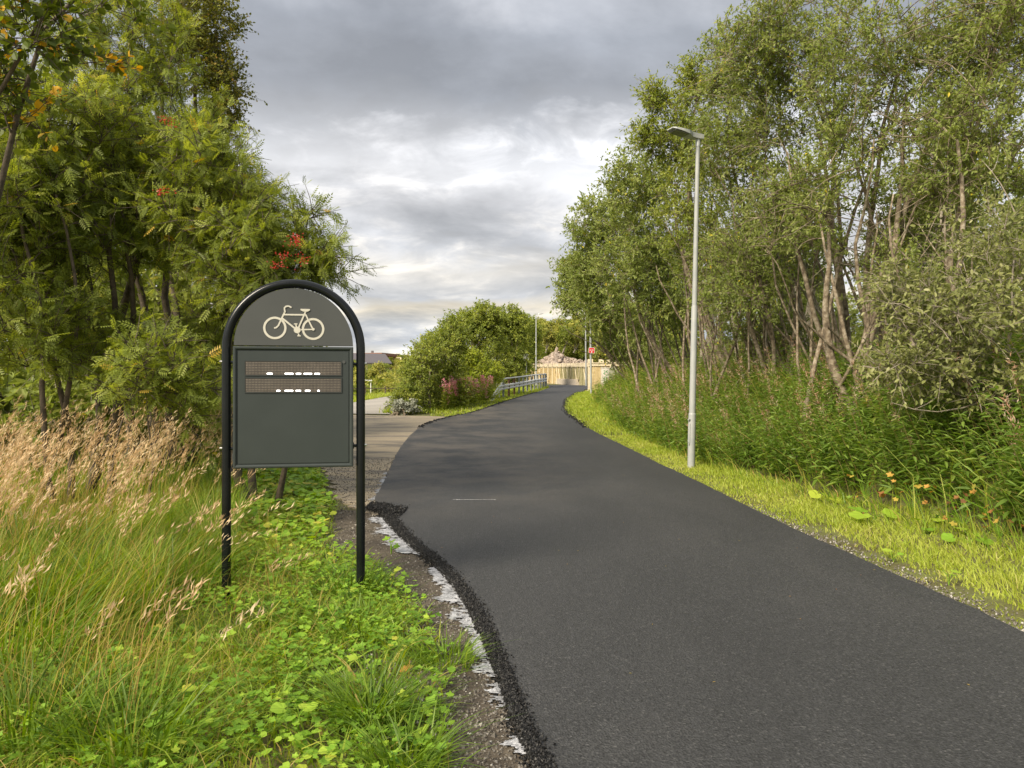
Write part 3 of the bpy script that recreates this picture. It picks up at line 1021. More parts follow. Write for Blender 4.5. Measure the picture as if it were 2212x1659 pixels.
for sx, zz in ((-1, 1.648), (-1, 1.058), (1, 1.640), (1, 1.068)):
    mb = MB()
    mb.tube([(sx * .398, .0, zz), (sx * .403, 0, zz), (sx * .405, 0, zz), (sx * .425, .0, zz)], [.024, .024, .011, .011], 10)
    mb.build('bracket', M['frame_black'], sign)
    mb = MB().tube([(sx * .478, -.004, zz + .004), (sx * .492, -.004, zz + .004)], .0085, 8)
    mb.build('bolt_end', M['steel'], sign)
mb = MB()
mb.tube([(-.398, .01, 1.05), (-.408, -.012, 1.01), (-.402, -.015, .965), (-.412, -.015, .93), (-.418, -.01, .90), (-.43, -.005, .89)], .005, 6)
mb.build('cable', M['black'], sign, smooth=True)

# ------------------------------------------------------------------ street lamps
def street_lamp(label, x, y, z, h=6.0, lean=.0, head_rot=0.0, s=1.0, simple=False, group=None, mat_='post_paint', arm=0.0):
    t_ = thing('street_lamp', label, 'street lamp', (x, y, z), 0, group, rot=(0, lean, 0))
    sd_ = 18 if not simple else 10
    mb = MB()
    mb.tube([(0, 0, -.3), (0, 0, .55), (0, 0, .93), (0, 0, .965), (0, 0, .975)], [.066 * s, .066 * s, .066 * s, .064 * s, .057 * s], sd_)
    mb.build('pole_base', M[mat_], t_, smooth=not simple)
    mb = MB()
    z2 = h * .49
    mb.tube([(0, 0, .972), (0, 0, z2 - .03), (0, 0, z2)], [.057 * s, .055 * s, .048 * s], sd_)
    mb.tube([(0, 0, z2), (0, 0, h - .16)], [.046 * s, .036 * s], sd_)
    mb.build('pole', M[mat_], t_, smooth=not simple)
    if not simple:
        mb = MB()
        mb.box((-.055 * s, -.035, .62), (.02, .05, .34), rotz=.55, bev=.004)
        mb.build('service_door', M[mat_], t_)
        for zz in (.86, .43):
            mb = MB(); mb.box((-.052, -.045, zz), (.07 if zz > .5 else .03, .03, .022), rotz=.5)
            mb.build('clamp', M['galv'], t_)
        mb = MB(); mb.tube([(0, 0, h - .17), (0, 0, h - .02)], [.042, .042], 14)
        mb.build('collar', M['galv'], t_, smooth=True)
    hd = thing('luminaire', None, None, (0, 0, h), head_rot); hd.parent = t_
    # head points along -x; plan outline wide at the tip, narrow at the post
    mb = MB()
    L_ = .60
    prof = [(.09, .055, .05), (-.02, .060, .06), (-.16, .070, .058), (-.26, .125, .045), (-.40, .135, .032), (L_ * -1 + .06, .125, .022), (-L_, .09, .012)]
    V = []
    for (xx_, hw, th) in prof:
        zt = .045 + (-xx_) * .03
        th *= 1.5
        V += [(xx_, -hw, zt - th), (xx_, hw, zt - th), (xx_, hw * .93, zt), (xx_, -hw * .93, zt)]
    f = []
    for i in range(len(prof) - 1):
        a, b_ = 4 * i, 4 * i + 4
        f += [(a, a + 1, b_ + 1, b_), (a + 1, a + 2, b_ + 2, b_ + 1), (a + 2, a + 3, b_ + 3, b_ + 2), (a + 3, a, b_, b_ + 3)]
    f += [(3, 2, 1, 0), (len(V) - 4, len(V) - 3, len(V) - 2, len(V) - 1)]
    mb.add(V, f)
    mb.build('head_shell', M[mat_ if simple else 'galv'], hd)
    mb = MB()
    V = [(-.27, -.105, -.014), (-.27, .105, -.014), (-.55, .10, .025), (-.55, -.10, .025)]
    V = V + [(a, b_, c_ - .012) for a, b_, c_ in V]
    mb.add(V, [(0, 1, 2, 3), (7, 6, 5, 4), (0, 4, 5, 1), (1, 5, 6, 2), (2, 6, 7, 3), (3, 7, 4, 0)])
    mb.build('lens', M['lens'], hd)
    return t_


p = at(1493, 1010, 13.6)
street_lamp('tall pale grey street lamp standing alone on the right grass verge, nearest one', p[0], p[1], float(H(p[0], p[1])) , 5.86, lean=.021, head_rot=R(24))
p = at(1277, 850, 45.5)
l2 = street_lamp('slim grey street lamp post carrying the red cycle route sign', p[0], p[1], float(H(p[0], p[1])), 7.2, lean=-.012, head_rot=R(20), simple=True)
p = at(1266, 829, 60)
street_lamp('grey street lamp post just left behind the one with the red sign', p[0], p[1], float(H(p[0], p[1])), 7.5, lean=-.008, head_rot=R(20), simple=True)
p = at(1158, 829, 64)
street_lamp('grey street lamp rising behind the guardrail in front of the wooden fence', p[0], p[1], float(H(p[0], p[1])), 6.0, head_rot=R(185), simple=True, mat_='galv')
p = at(856, 858, 66)
street_lamp('small white street lamp down beside the lower path', p[0], p[1], EYE - (838 - 829.5) / F * 66 - 6.0, 6.0, head_rot=R(-8), simple=True, mat_='white')
p = at(801, 840, 58)
street_lamp('white street lamp whose head shows between sign board and arch tube', p[0], p[1], EYE - (822 - 829.5) / F * 58 - 6.0, 6.0, head_rot=R(20), simple=True, mat_='white')

# red cycle route sign on the second lamp
t_ = thing('cycle_route_sign', 'small square red cycle route sign with white bicycle on the lamp post', 'sign', (4.70, 45.38, .38 * (EYE + (829.5 - 757) / F * 45.4)), 0)
t_.scale = (.62, .62, .62)
zc2 = EYE + (829.5 - 757) / F * 45.4
def rrect(w_, h_, r_, c=(0, 0)):
    out = []
    for (qx, qy, a0) in ((1, 1, 0), (-1, 1, 90), (-1, -1, 180), (1, -1, 270)):
        for k in range(5):
            a = R(a0 + k * 22.5)
            out.append((c[0] + qx * (w_ / 2 - r_) + r_ * cos(a), c[1] + qy * (h_ / 2 - r_) + r_ * sin(a)))
    return out
mb = MB().prism(rrect(.56, .54, .06, (0, zc2)), -.02, 0, 'y'); mb.build('sign_border', M['white'], t_)
mb = MB().prism(rrect(.50, .48, .05, (0, zc2)), -.026, -.021, 'y'); mb.build('sign_face', M['red_sign'], t_)
mb = MB()
def ring2(mb, cx0, cz0, r, w_, y0):
    th = np.linspace(0, 2 * pi, 17)[:-1]
    V = [(cx0 + (r - w_) * cos(a), y0, cz0 + (r - w_) * sin(a)) for a in th] + [(cx0 + r * cos(a), y0, cz0 + r * sin(a)) for a in th]
    mb.add(V, [(i, (i + 1) % 16, 16 + (i + 1) % 16, 16 + i) for i in range(16)])
ring2(mb, -.10, zc2 + .03, .075, .025, -.030); ring2(mb, .10, zc2 + .03, .075, .025, -.030)
for a, b_ in (((-.10, .03), (-.05, .14)), ((-.05, .12), (.06, .12)), ((-.05, .11), (0, .03)), ((0, .03), (.07, .13)), ((0, .03), (.10, .03)), ((.06, .12), (.10, .03)), ((-.07, .15), (-.02, .15)), ((.04, .145), (.10, .145))):
    mb.bar((a[0], -.031, zc2 + a[1]), (b_[0], -.031, zc2 + b_[1]), .022, .003)
mb.box((0, -.030, zc2 - .14), (.10, .004, .12))
mb.build('bicycle_symbol', M['white'], t_)

# sign on a thin post behind the guardrail, seen from the back
p = at(1137, 829, 54)
gz = float(H(p[0], p[1]))
t_ = thing('back_facing_sign', 'small white sign seen from behind on a thin post by the guardrail', 'sign', (p[0], p[1], gz))
mb = MB().tube([(0, 0, -.2), (0, 0, 2.45)], .035, 10); mb.build('sign_post', M['galv'], t_, smooth=True)
mb = MB().box((-.02, .05, 2.22), (.44, .02, .46), bev=.005); mb.build('sign_plate', M['white'], t_)
for zz in (2.10, 2.34):
    mb = MB().box((0, .025, zz), (.2, .03, .04)); mb.build('clamp', M['galv'], t_)

# ------------------------------------------------------------------ guardrail
gp = np.array([G(1056, 871)[:2], (-.65, 39.6), (-.30, 41.6), (.35, 45), (1.12, 49.5), (1.9, 54), (2.45, 57.5), (2.62, 59.5)])
gp[0] = (-1.05, 37.2)
gl = smooth_poly(gp[1:], 2)
gs = np.concatenate([[0], np.cumsum(np.linalg.norm(np.diff(gl, axis=0), axis=1))])
def gpt(s, z):
    x = float(np.interp(s, gs, gl[:, 0])); y = float(np.interp(s, gs, gl[:, 1]))
    return np.array([x, y, float(H(x, y)) + z])
rail = thing('guardrail', 'galvanised steel guardrail with a ramped near end along the far bend', 'guardrail', tuple(gpt(0, 0)))
off = gpt(0, 0)
LEN = gs[-1]
npost = 13
for i in range(npost):
    s_ = .9 + i * (LEN - 1.0) / (npost - 1)
    b0 = gpt(s_, -.2) - off; b1 = gpt(s_, .98) - off
    rusty = i in (1, 2)
    mb = MB()
    mb.bar(b0, b1, .12, .03, up=(1, 0, 0)); mb.bar(b0 + (.055, .03, 0), b1 + (.055, .03, 0), .012, .08, up=(1, 0, 0))
    mb.build('rail_post', M['rust' if rusty else 'post_paint'], rail, **({'label': 'rust brown guardrail post'} if rusty else {}))
b0 = gpt(0, -.1) - off
mb = MB().bar(b0, b0 + (0, 0, .55), .10, .06, up=(1, 0, 0)); mb.build('rail_post', M['rail_paint'], rail)
st = np.linspace(0, LEN, 26)
mb = MB()
rl = [np.array([gp[0][0], gp[0][1], float(H(*gp[0])) + .02]) - off + (-.0, 0, 0)] + [gpt(0.0, .56) - off] + [gpt(s_, 1.0) - off for s_ in np.linspace(1.3, LEN, 24)]
mb.tube(rl[1:], .042, 8); mb.build('top_rail', M['rail_paint'], rail, smooth=True)
mb = MB()
path = [np.array([gp[0][0], gp[0][1], float(H(*gp[0])) + .06]) - off, np.array([(gp[0][0] + gl[0][0]) / 2, (gp[0][1] + gl[0][1]) / 2, 0]) * [1, 1, 0] + [0, 0, .32 + float(H(*gl[0]))] - off * [1, 1, 1]] + [gpt(s_, .56) - off for s_ in st]
prof = [(.0, -.15), (.06, -.11), (.06, -.06), (.0, -.02), (.0, .02), (.06, .06), (.06, .11), (.0, .15)]
V = []
for i, pnt in enumerate(path):
    a = path[max(i - 1, 0)]; b_ = path[min(i + 1, len(path) - 1)]
    d = (b_ - a); d[2] = 0; d /= np.linalg.norm(d); nn = np.array([d[1], -d[0], 0])
    for (o1, o2) in prof: V.append(pnt + nn * (o1 + .03) + np.array([0, 0, o2]))
k = len(prof)
f = [(i * k + j, i * k + j + 1, (i + 1) * k + j + 1, (i + 1) * k + j) for i in range(len(path) - 1) for j in range(k - 1)]
mb.add(V, f); mb.build('rail_beam', M['rail_paint'], rail)

# ------------------------------------------------------------------ wooden fence along the bend
A = np.array([6.45, 66.0]); B = np.array([1.9, 96.0])
nb = 14
fz = lambda t: EYE + (829.5 - 791.5) / F * (66 + 30 * t)     # top height follows the deck
fence = thing('wooden_fence', 'long tan wooden fence with slanted braces curving behind the path bend', 'fence', (A[0], A[1], 0))
dirv = (B - A) / np.linalg.norm(B - A)
nrmf = np.array([-dirv[1], dirv[0]])       # towards the path / camera side
if nrmf[0] > 0: nrmf = -nrmf
def fpt(t, z, o=0.0):
    q_ = (B - A) * t + nrmf * o
    bow = 1.0 * math.sin(pi * t)
    q_ = q_ - nrmf * 0 + nrmf * (-bow * .6)
    return np.array([q_[0], q_[1], z])
for i in range(nb + 1):
    t0 = i / nb
    zt = fz(t0); zb = float(H(*(A + (B - A) * t0))) - .3
    mb = MB().bar(fpt(t0, zb, .06), fpt(t0, zt - .02, .06), .10, .10, up=(dirv[0], dirv[1], 0))
    mb.build('fence_post', M['wood_top' if i > 6 else 'wood_green'], fence)
    mb = MB().bar(fpt(t0 + .35 / nb, zb, -.9), fpt(t0 + .35 / nb, zt + .36, -.9), .34, .34, up=(dirv[0], dirv[1], 0))
    mb.build('post_block', M['wood_top'], fence)
    if i == nb: break
    t1 = (i + 1) / nb
    mb = MB().bar(fpt(t0 + .004, zt - .12, -.02), fpt(t1 - .004, fz(t1) - .12, -.02), .04, .10)
    mb.build('fence_rail', M['wood_top'], fence)
    mb = MB().bar(fpt(t0, zt + .04, .02), fpt(t1, fz(t1) + .04, .02), .24, .07)
    mb.build('cap_rail', M['wood_top'], fence)
    zb1 = float(H(*(A + (B - A) * t1)))
    lean_ = (t0 + .006, t0 + .55 / nb) if i < 8 else (t1 - .006, t0 + .45 / nb)
    mb = MB().bar(fpt(lean_[0] if i % 2 == 0 or i > 3 else t1 - .006, zb + .5, .09), fpt(lean_[1], zt - .2, .09), .05, .10)
    mb.build('brace', M['wood_top' if i < 7 else 'wood'], fence)
    mb = MB()
    for k in range(14):
        ta = t0 + (k + .04) / 14 / nb; tb = t0 + (k + .94) / 14 / nb
        mb.bar(fpt((ta + tb) / 2, zb + .15, -.05 + .01 * (k % 2)), fpt((ta + tb) / 2, zt - .02, -.05 + .01 * (k % 2)), .14, .025, up=(nrmf[0], nrmf[1], 0))
    mb.build('boarding', M['wood_green' if i < 6 else 'wood'], fence, kind='stuff')

# concrete barrier in front of it
bar_t = thing('concrete_barrier', 'low pale concrete kerb barrier at the foot of the wooden fence', 'barrier', (0, 0, 0))
ca = at(1249, 833, 70); cb = at(1187, 826, 88)
for i in range(4):
    a = ca + (cb - ca) * i / 4; b_ = ca + (cb - ca) * (i + .97) / 4
    ga = float(H(a[0], a[1])); gb = float(H(b_[0], b_[1]))
    mb = MB().bar((a[0], a[1], ga + .2), (b_[0], b_[1], gb + .2), .45, .66)
    mb.bar((a[0], a[1], ga + .56), (b_[0], b_[1], gb + .56), .30, .06)
    mb.build('concrete_block', M['concrete'], bar_t)

# nearer wooden fence to the right
rf = thing('plank_fence', 'tall yellowish plank fence beside the electrical cabinet right of the bend', 'fence', (5.05, 50.6, 0), R(-2))
gz = float(H(5.8, 50.4)) - .15
zt = EYE + (829.5 - 786) / F * 50.6
for k in range(22):
    mb = MB().box((.08 + k * .152, .0 + (.012 if k % 2 else 0), (gz + zt) / 2), (.138, .026, zt - gz), rnd=.5)
    pl = mb.build('plank', M['wood' if k % 5 else 'wood_top'], rf)
mb = MB().box((1.70, -.05, zt - .06), (3.5, .06, .16)); mb.build('fence_rail', M['wood_top'], rf)
mb = MB().box((1.70, 0, zt + .06), (3.5, .26, .06)); mb.build('cap_rail', M['wood_top'], rf)
mb = MB().box((.95, -.06, gz + .12), (2.2, .10, .12)); mb.build('base_board', M['wood_top'], rf)
for x_, zz_ in ((.14, .30), (.86, .26), (1.30, .16)):
    ztop_ = zt + .23 + zz_ * .3; mb = MB().box((x_, .5, (gz + ztop_) / 2), (.33, .3, ztop_ - gz)); mb.build('post_block', M['wood_top'], rf)
# diamond panel leaning on the fence
dp = thing('diamond_panel', 'diamond shaped grey panel with wooden edging mounted on the plank fence', 'panel', (6.62, 50.2, EYE + (829.5 - 813) / F * 50.2))
hw = .74
def dq(a, b_): return [(a, 0), (0, b_), (-a, 0), (0, -b_)]
mb = MB().prism(dq(hw, hw * 1.12), -.03, .0, 'y'); mb.build('panel_board', M['plywood'], dp)
for i in range(4):
    q0 = dq(hw, hw * 1.12)[i]; q1 = dq(hw, hw * 1.12)[(i + 1) % 4]
    mb = MB().bar((q0[0], -.045, q0[1]), (q1[0], -.045, q1[1]), .07, .06, up=(0, 1, 0)); mb.build('edging', M['wood_top' if i < 2 else 'bark_dark'], dp)

# electrical cabinet with graffiti
cb_ = thing('electrical_cabinet', 'pale grey electrical cabinet with green graffiti in front of the plank fence', 'cabinet', (5.90, 48.6, float(H(5.9, 48.6))))
zb_, zt_ = 0.0, EYE + (829.5 - 795) / F * 48.6 - float(H(5.9, 48.6))
mb = MB().box((0, 0, zt_ / 2), (.78 * .62, .32, zt_), bev=.01); mb.build('cabinet_body', M['cabinet'], cb_)
mb = MB().box((0, 0, zt_ + .02), (.53, .37, .035), bev=.01); mb.build('cabinet_roof', M['cabinet'], cb_)
mb = MB().box((.0, -.164, zt_ / 2), (.42, .008, zt_ - .12)); mb.build('cabinet_door', M['cabinet'], cb_)
mb = MB().box((0, 0, .03), (.52, .36, .07)); mb.build('plinth', M['concrete'], cb_)
mb = MB()
def sp(pts):
    for a, b_ in zip(pts[:-1], pts[1:]):
        mb.bar((a[0], -.171, a[1]), (b_[0], -.171, b_[1]), .045, .004, up=(0, 1, 0))
T_ = zt_
sp([(-.12, T_ - .16), (.12, T_ - .30)]); sp([(.12, T_ - .15), (-.12, T_ - .34)])
sp([(-.14, T_ - .34), (.12, T_ - .50)])
sp([(-.02, T_ - .52), (.08, T_ - .60), (.0, T_ - .74), (-.13, T_ - .66), (-.02, T_ - .52)])
sp([(.10, T_ - .78), (-.04, T_ - .80), (-.14, T_ - .90), (-.02, T_ - .96), (.12, T_ - .90), (.14, T_ - 1.0), (-.02, T_ - 1.06), (-.12, T_ - 1.0)])
mb.build('graffiti', M['green_spray'], cb_)

# snow marker pole
sm = thing('snow_marker_pole', 'thin yellow and black striped snow marker stick by the cabinet', 'marker', (5.86, 48.15, float(H(5.86, 48.15))))
top_ = EYE + (829.5 - 764) / F * 48.15 - float(H(5.86, 48.15))
mb = MB().tube([(0, 0, -.1), (0, 0, top_ - .8)], .022, 8); mb.build('stick', M['cream'], sm)
for k in range(8):
    mb = MB().tube([(0, 0, top_ - .8 + k * .1), (0, 0, top_ - .7 + k * .1)], .024, 8)
    mb.build('stripe', M['black' if k % 2 == 0 else 'yellow'], sm)

# small dark fence beside the lower path
lf = thing('dark_rail_fence', 'low dark post and rail fence beyond the lower path', 'fence', (-11.5, 52, 0))
for i in range(6):
    xx_, yy_ = i * 1.3 - 2.6, i * .5
    zg = float(H(-11.5 + xx_, 52 + yy_))
    mb = MB().box((xx_, yy_, 0.25 + .35), (.08, .08, 1.5)); mb.build('fence_post', M['bark_dark'], lf)
for zz in (.75, 1.2):
    mb = MB().bar((-2.6, -.05, zz), (3.9, 2.45, zz), .04, .06); mb.build('fence_rail', M['bark_dark'], lf)

# ------------------------------------------------------------------ houses far left
def house(name, label, x, y, z, w_, d_, h_, roofh, wall, roofm, rot, wins, flat=False):
    t_ = thing(name, label, 'house', (x, y, z), rot)
    mb = MB().box((0, 0, h_ / 2 - 2), (w_, d_, h_ + 4)); mb.build('wall', wall, t_)
    if flat:
        mb = MB().box((0, 0, h_ + roofh / 2), (w_ + .8, d_ + .8, roofh)); r_ = mb.build('roof', M['orange_trim'], t_)
        mb = MB().box((1, 0, h_ + roofh + .4), (.5, .5, .8)); mb.build('chimney', M['roof'], r_)
    else:
        o_ = .5
        V = [(-w_ / 2 - o_, -d_ / 2 - o_, h_), (w_ / 2 + o_, -d_ / 2 - o_, h_), (w_ / 2 + o_, d_ / 2 + o_, h_), (-w_ / 2 - o_, d_ / 2 + o_, h_), (-w_ / 2 - o_, 0, h_ + roofh), (w_ / 2 + o_, 0, h_ + roofh)]
        V2 = V + [(a, b_, c_ + .2) for a, b_, c_ in V]
        mb = MB(); mb.add(V2, [(0, 1, 5, 4), (2, 3, 4, 5), (6, 7, 11, 10), (8, 9, 10, 11), (0, 1, 7, 6), (2, 3, 9, 8), (3, 0, 6, 9), (1, 2, 8, 7)])
        r_ = mb.build('roof', roofm, t_)
        mb = MB(); mb.add([(-w_ / 2, -d_ / 2, h_), (-w_ / 2, d_ / 2, h_), (-w_ / 2, 0, h_ + roofh * .98), (w_ / 2, -d_ / 2, h_), (w_ / 2, d_ / 2, h_), (w_ / 2, 0, h_ + roofh * .98)], [(0, 2, 1), (3, 4, 5)])
        mb.build('gable', wall, t_)
    for (wx, wz, ww, wh) in wins:
        mb = MB().box((wx, -d_ / 2 - .03, wz), (ww, .06, wh)); mb.build('window', M['window'], t_)
    return t_
p = at(797, 765, 205)
house('red_house', 'red brown flat roofed house on the far hill left of the bushes', p[0], p[1], p[2] - 5.3, 12, 10, 4.6, .8, M['red_wall'], M['roof'], R(-16), [(-3, 2.9, 9, 1.6), (4, 2.9, 2, 1.2)], True)
p = at(776, 790, 185)
house('cream_house', 'cream house with a dark pitched roof below the red brown one', p[0], p[1], p[2] - 3.2, 12, 9, 3.6, 2.4, M['cream_wall'], M['roof'], R(28), [(-3, 1.8, 1.6, 1.2), (1.5, 1.8, 1.6, 1.2)])
for u_, v0 in ((866, 772), (872, 780)):
    p = at(u_ - 0, 0, 190)
    t_ = thing('utility_pole', 'taller thin pale pole above the far left trees' if u_ == 866 else 'shorter thin pale pole above the far left trees', 'pole', (p[0], 190, EYE + (829.5 - v0) / F * 190 - 7))
    mb = MB().tube([(0, 0, -3), (0, 0, 7)], .22, 8); mb.build('pole_shaft', M['cream_wall'], t_)
    mb = MB().box((-.5, 0, 6.9), (1.2, .2, .15)); mb.build('cross_arm', M['cream_wall'], t_)

# ------------------------------------------------------------------ rock outcrop
ro = thing('rock_outcrop', 'pale pinkish blasted rock face on the slope behind the wooden fence', 'rock', (8, 104, 0))
rocks = []
for k in range(5):
    r2 = np.random.default_rng(200 + k)
    # rough boulder: subdivided octahedron
    V = OCTA[0]; Fc = OCTA[1]
    for _ in range(2):
        V = list(map(tuple, V)); cache = {}; nf = []
        def midp(a, b_):
            key = (min(a, b_), max(a, b_))
            if key not in cache:
                q_ = (np.array(V[a]) + np.array(V[b_])); q_ /= np.linalg.norm(q_)
                V.append(tuple(q_)); cache[key] = len(V) - 1
            return cache[key]
        for a, b_, c_ in Fc:
            ab, bc, ca2 = midp(a, b_), midp(b_, c_), midp(c_, a)
            nf += [(a, ab, ca2), (ab, b_, bc), (ca2, bc, c_), (ab, bc, ca2)]
        Fc = nf
    V = np.array(V)
    for _ in range(7):
        pn = norm(r2.normal(size=3)); dd = r2.uniform(.3, .62)
        pr = V @ pn
        V = V - np.outer(np.clip(pr - dd, 0, None), pn)
    V = V * r2.uniform(.8, 1.2, 3)
    mb = MB(); mb.add(V, Fc); rocks.append(mb.mesh('boulder', M['rock']))
# buried core of the outcrop
mb = MB()
nx_, ny_ = 34, 10
V = []
for j in range(ny_):
    for i in range(nx_):
        u_ = 1140 + i * 4.6; tt_ = j / (ny_ - 1)
        vtop = np.interp(u_, [1140, 1160, 1185, 1205, 1222, 1245, 1268, 1290], [812, 780, 768, 752, 772, 774, 782, 800]) + 6
        d_ = 100 + 12 * tt_
        q_ = at(u_, 818 + (vtop - 818) * tt_ ** .8, d_)
        V.append(q_ - np.array([8, 104, 0]) + rng.normal(0, .3, 3))
i = np.arange(nx_ * ny_).reshape(ny_, nx_)
mb.add(V, np.stack([i[:-1, :-1], i[:-1, 1:], i[1:, 1:], i[1:, :-1]], -1).reshape(-1, 4)); mb.build('rock_face', M['rock'], ro)
for k in range(230):
    u_ = rng.uniform(1150, 1285); vtop = np.interp(u_, [1140, 1160, 1185, 1205, 1222, 1245, 1268, 1290], [812, 780, 768, 752, 772, 774, 782, 800])
    tt_ = rng.random() ** .9
    d_ = 99.6 + 12 * tt_
    q_ = at(u_, 814 + (vtop + 4 - 814) * tt_ ** .8, d_) - np.array([8, 104, 0])
    o_ = bpy.data.objects.new('boulder', rocks[k % 5]); C.objects.link(o_); o_.parent = ro
    o_.location = q_; s_ = rng.uniform(.25, .72)
    o_.scale = (s_ * rng.uniform(.7, 1.5), s_, s_ * rng.uniform(.5, 1.1)); o_.rotation_euler = tuple(rng.uniform(-3, 3, 3))

# ------------------------------------------------------------------ trees
def curve_pts(a, b_, k, sag, r_):
    """K points from a to b [T,3] with an upward/outward bow"""
    t = np.linspace(0, 1, k)[None, :, None]
    P_ = a[:, None] * (1 - t) + b_[:, None] * t
    ln = np.linalg.norm(b_ - a, axis=1)[:, None, None]
    bow = np.sin(pi * t) * ln * sag
    P_ = P_ + bow * r_[:, None, :]
    return P_


TWIG_FAR = .085


def make_tree(base, stems, blobs, n_t, twigs, leaf, lm, bark, ll=.06, lw=.45, leaves_per=14, tw_len=.5, seed=1, fuzz=1.0, bare=0, stem_r=.07, clump=.5, droop=.25, up=.35, name='tree', label='', cat='tree', group=None, berries=None, shell=.45, spr=.0, stemk=9):
    """base: world xyz. stems: list of (foot xyz, head xyz, radius) world. blobs: (centre xyz world, radii xyz, weight)"""
    r = np.random.default_rng(seed)
    base = np.array(base, float)
    T_ = thing(name, label, cat, tuple(base), 0, group)
    tb = MB()
    nodes, nrad = [], []
    for (a, b_, rad) in stems:
        a = np.array(a, float) - base; b_ = np.array(b_, float) - base
        k = stemk
        Pp = curve_pts(a[None], b_[None], k, .085, norm(r.normal(size=(1, 3)) * [1, 1, .2]))[0]
        Pp[1:-1] += np.cumsum(r.normal(0, .034 * np.linalg.norm(b_ - a) / 4, (k - 2, 3)), 0)
        rr = rad * np.linspace(1.1, .30, k)
        rr[0] *= 1.25
        v, f = tubes(Pp[None], rr[None], 8)
        tb.add(v, f)
        fine_ = np.linspace(0, 1, 26)
        q_ = np.stack([np.interp(fine_ * (k - 1), np.arange(k), Pp[:, c]) for c in range(3)], 1)
        keep = fine_ > .22
        nodes.append(q_[keep]); nrad.append(np.interp(fine_ * (k - 1), np.arange(k), rr)[keep])
    nodes = np.concatenate(nodes); nrad = np.concatenate(nrad)
    # targets
    wts = np.array([b[2] for b in blobs], float); wts /= wts.sum()
    bi = r.choice(len(blobs), n_t, p=wts)
    cen = np.array([b[0] for b in blobs]) - base; rad3 = np.array([b[1] for b in blobs], float)
    dirs = norm(r.normal(size=(n_t, 3)))
    rr = r.random(n_t) ** shell
    rr = np.where(r.random(n_t) < .10, rr + r.random(n_t) * .14 * fuzz, rr)
    tg = cen[bi] + dirs * rad3[bi] * rr[:, None]
    # order by distance from stems
    d0 = np.array([np.min(np.linalg.norm(nodes - t, axis=1)) for t in tg])
    order = np.argsort(d0)
    ends, bdir = [], []
    K = 6 if ll < TWIG_FAR or leaf is ROWAN else 5
    paths, rads = [], []
    cap_n = 6000
    NB = np.empty((cap_n + len(nodes), 3)); NR = np.empty(cap_n + len(nodes)); cnt = len(nodes)
    NB[:cnt] = nodes; NR[:cnt] = nrad
    for ti in order:
        t = tg[ti]
        dv = t - NB[:cnt]
        dist = np.linalg.norm(dv, axis=1)
        cost = dist * (1.0 + .9 * np.clip(.25 - dv[:, 2] / np.maximum(dist, .01), 0, 2))
        j = int(np.argmin(cost))
        a = NB[j]
        L_ = dist[j]
        if L_ < .05: continue
        side = norm(r.normal(size=3) * [1, 1, .4] + [0, 0, .5])
        tt = np.linspace(0, 1, K)
        P_ = a + (t - a) * tt[:, None] + side * (np.sin(pi * tt) * L_ * .09)[:, None]
        P_[1:-1] += r.normal(0, .018 * L_, (K - 2, 3))
        r0 = min(NR[j] * .62, .006 + .013 * L_)
        rd = np.linspace(r0, max(r0 * .35, .0035), K)
        paths.append(P_); rads.append(rd)
        m = K - 1
        if cnt + m < len(NB):
            NB[cnt:cnt + m] = P_[1:]; NR[cnt:cnt + m] = rd[1:]; cnt += m
        ends.append(t); bdir.append(norm(P_[-1] - P_[-3]))
    paths = np.array(paths); rads = np.array(rads)
    v, f = tubes(paths, rads, 4)
    tb.add(v, f)
    ends = np.array(ends); bdir = np.array(bdir)
    # twigs: start along the last half of each branch
    nb_ = len(ends)
    rep = np.repeat(np.arange(nb_), twigs)
    tpos = r.uniform(.35, 1.0, len(rep)) * (K - 1)
    i0 = np.clip(tpos.astype(int), 0, K - 2); fr = (tpos - i0)[:, None]
    st_ = paths[rep, i0] * (1 - fr) + paths[rep, i0 + 1] * fr
    dv = norm(bdir[rep] * .7 + r.normal(size=(len(rep), 3)) * .75 + np.array([0, 0, up]))
    ln = tw_len * r.uniform(.5, 1.25, len(rep))
    en = st_ + dv * ln[:, None] + np.array([0, 0, -1]) * (droop * ln ** 2)[:, None]
    mdl = (st_ + en) / 2 + np.array([0, 0, 1]) * (.07 * ln)[:, None] + r.normal(0, .03, (len(rep), 3)) * ln[:, None]
    TP = np.stack([st_, mdl, en], 1)
    if ll >= TWIG_FAR and leaf is not ROWAN:
        v, f = tubes(TP[:, ::2], np.broadcast_to(np.array([.005, .002]), (len(rep), 2)), 3)
    else:
      v, f = tubes(TP, np.stack([np.full(len(rep), .0038), np.full(len(rep), .0028), np.full(len(rep), .0015)], 1) * (1 if ll < .075 else 1.6), 3)
    tb.add(v, f)
    if bare:
        bi_ = r.integers(0, nb_, bare)
        s0 = paths[bi_, 2]
        dv2 = norm(r.normal(size=(bare, 3)) + [-.5, -.4, .2])
        l2_ = r.uniform(.4, 1.3, bare)
        e0 = s0 + dv2 * l2_[:, None]
        P_ = curve_pts(s0, e0, 5, .12, norm(r.normal(size=(bare, 3))))
        v, f = tubes(P_, np.broadcast_to(np.linspace(.011, .003, 5), (bare, 5)), 4); tb.add(v, f)
        s1 = P_[:, 3]; e1 = s1 + norm(r.normal(size=(bare, 3)) + dv2) * .45
        P_ = curve_pts(s1, e1, 4, .1, norm(r.normal(size=(bare, 3))))
        v, f = tubes(P_, np.broadcast_to(np.linspace(.006, .002, 4), (bare, 4)), 3); tb.add(v, f)
    tb.build('trunk', bark, T_, smooth=True)
    # leaves
    cb2 = MB()
    nl = len(rep) * leaves_per
    lr = np.repeat(np.arange(len(rep)), leaves_per)
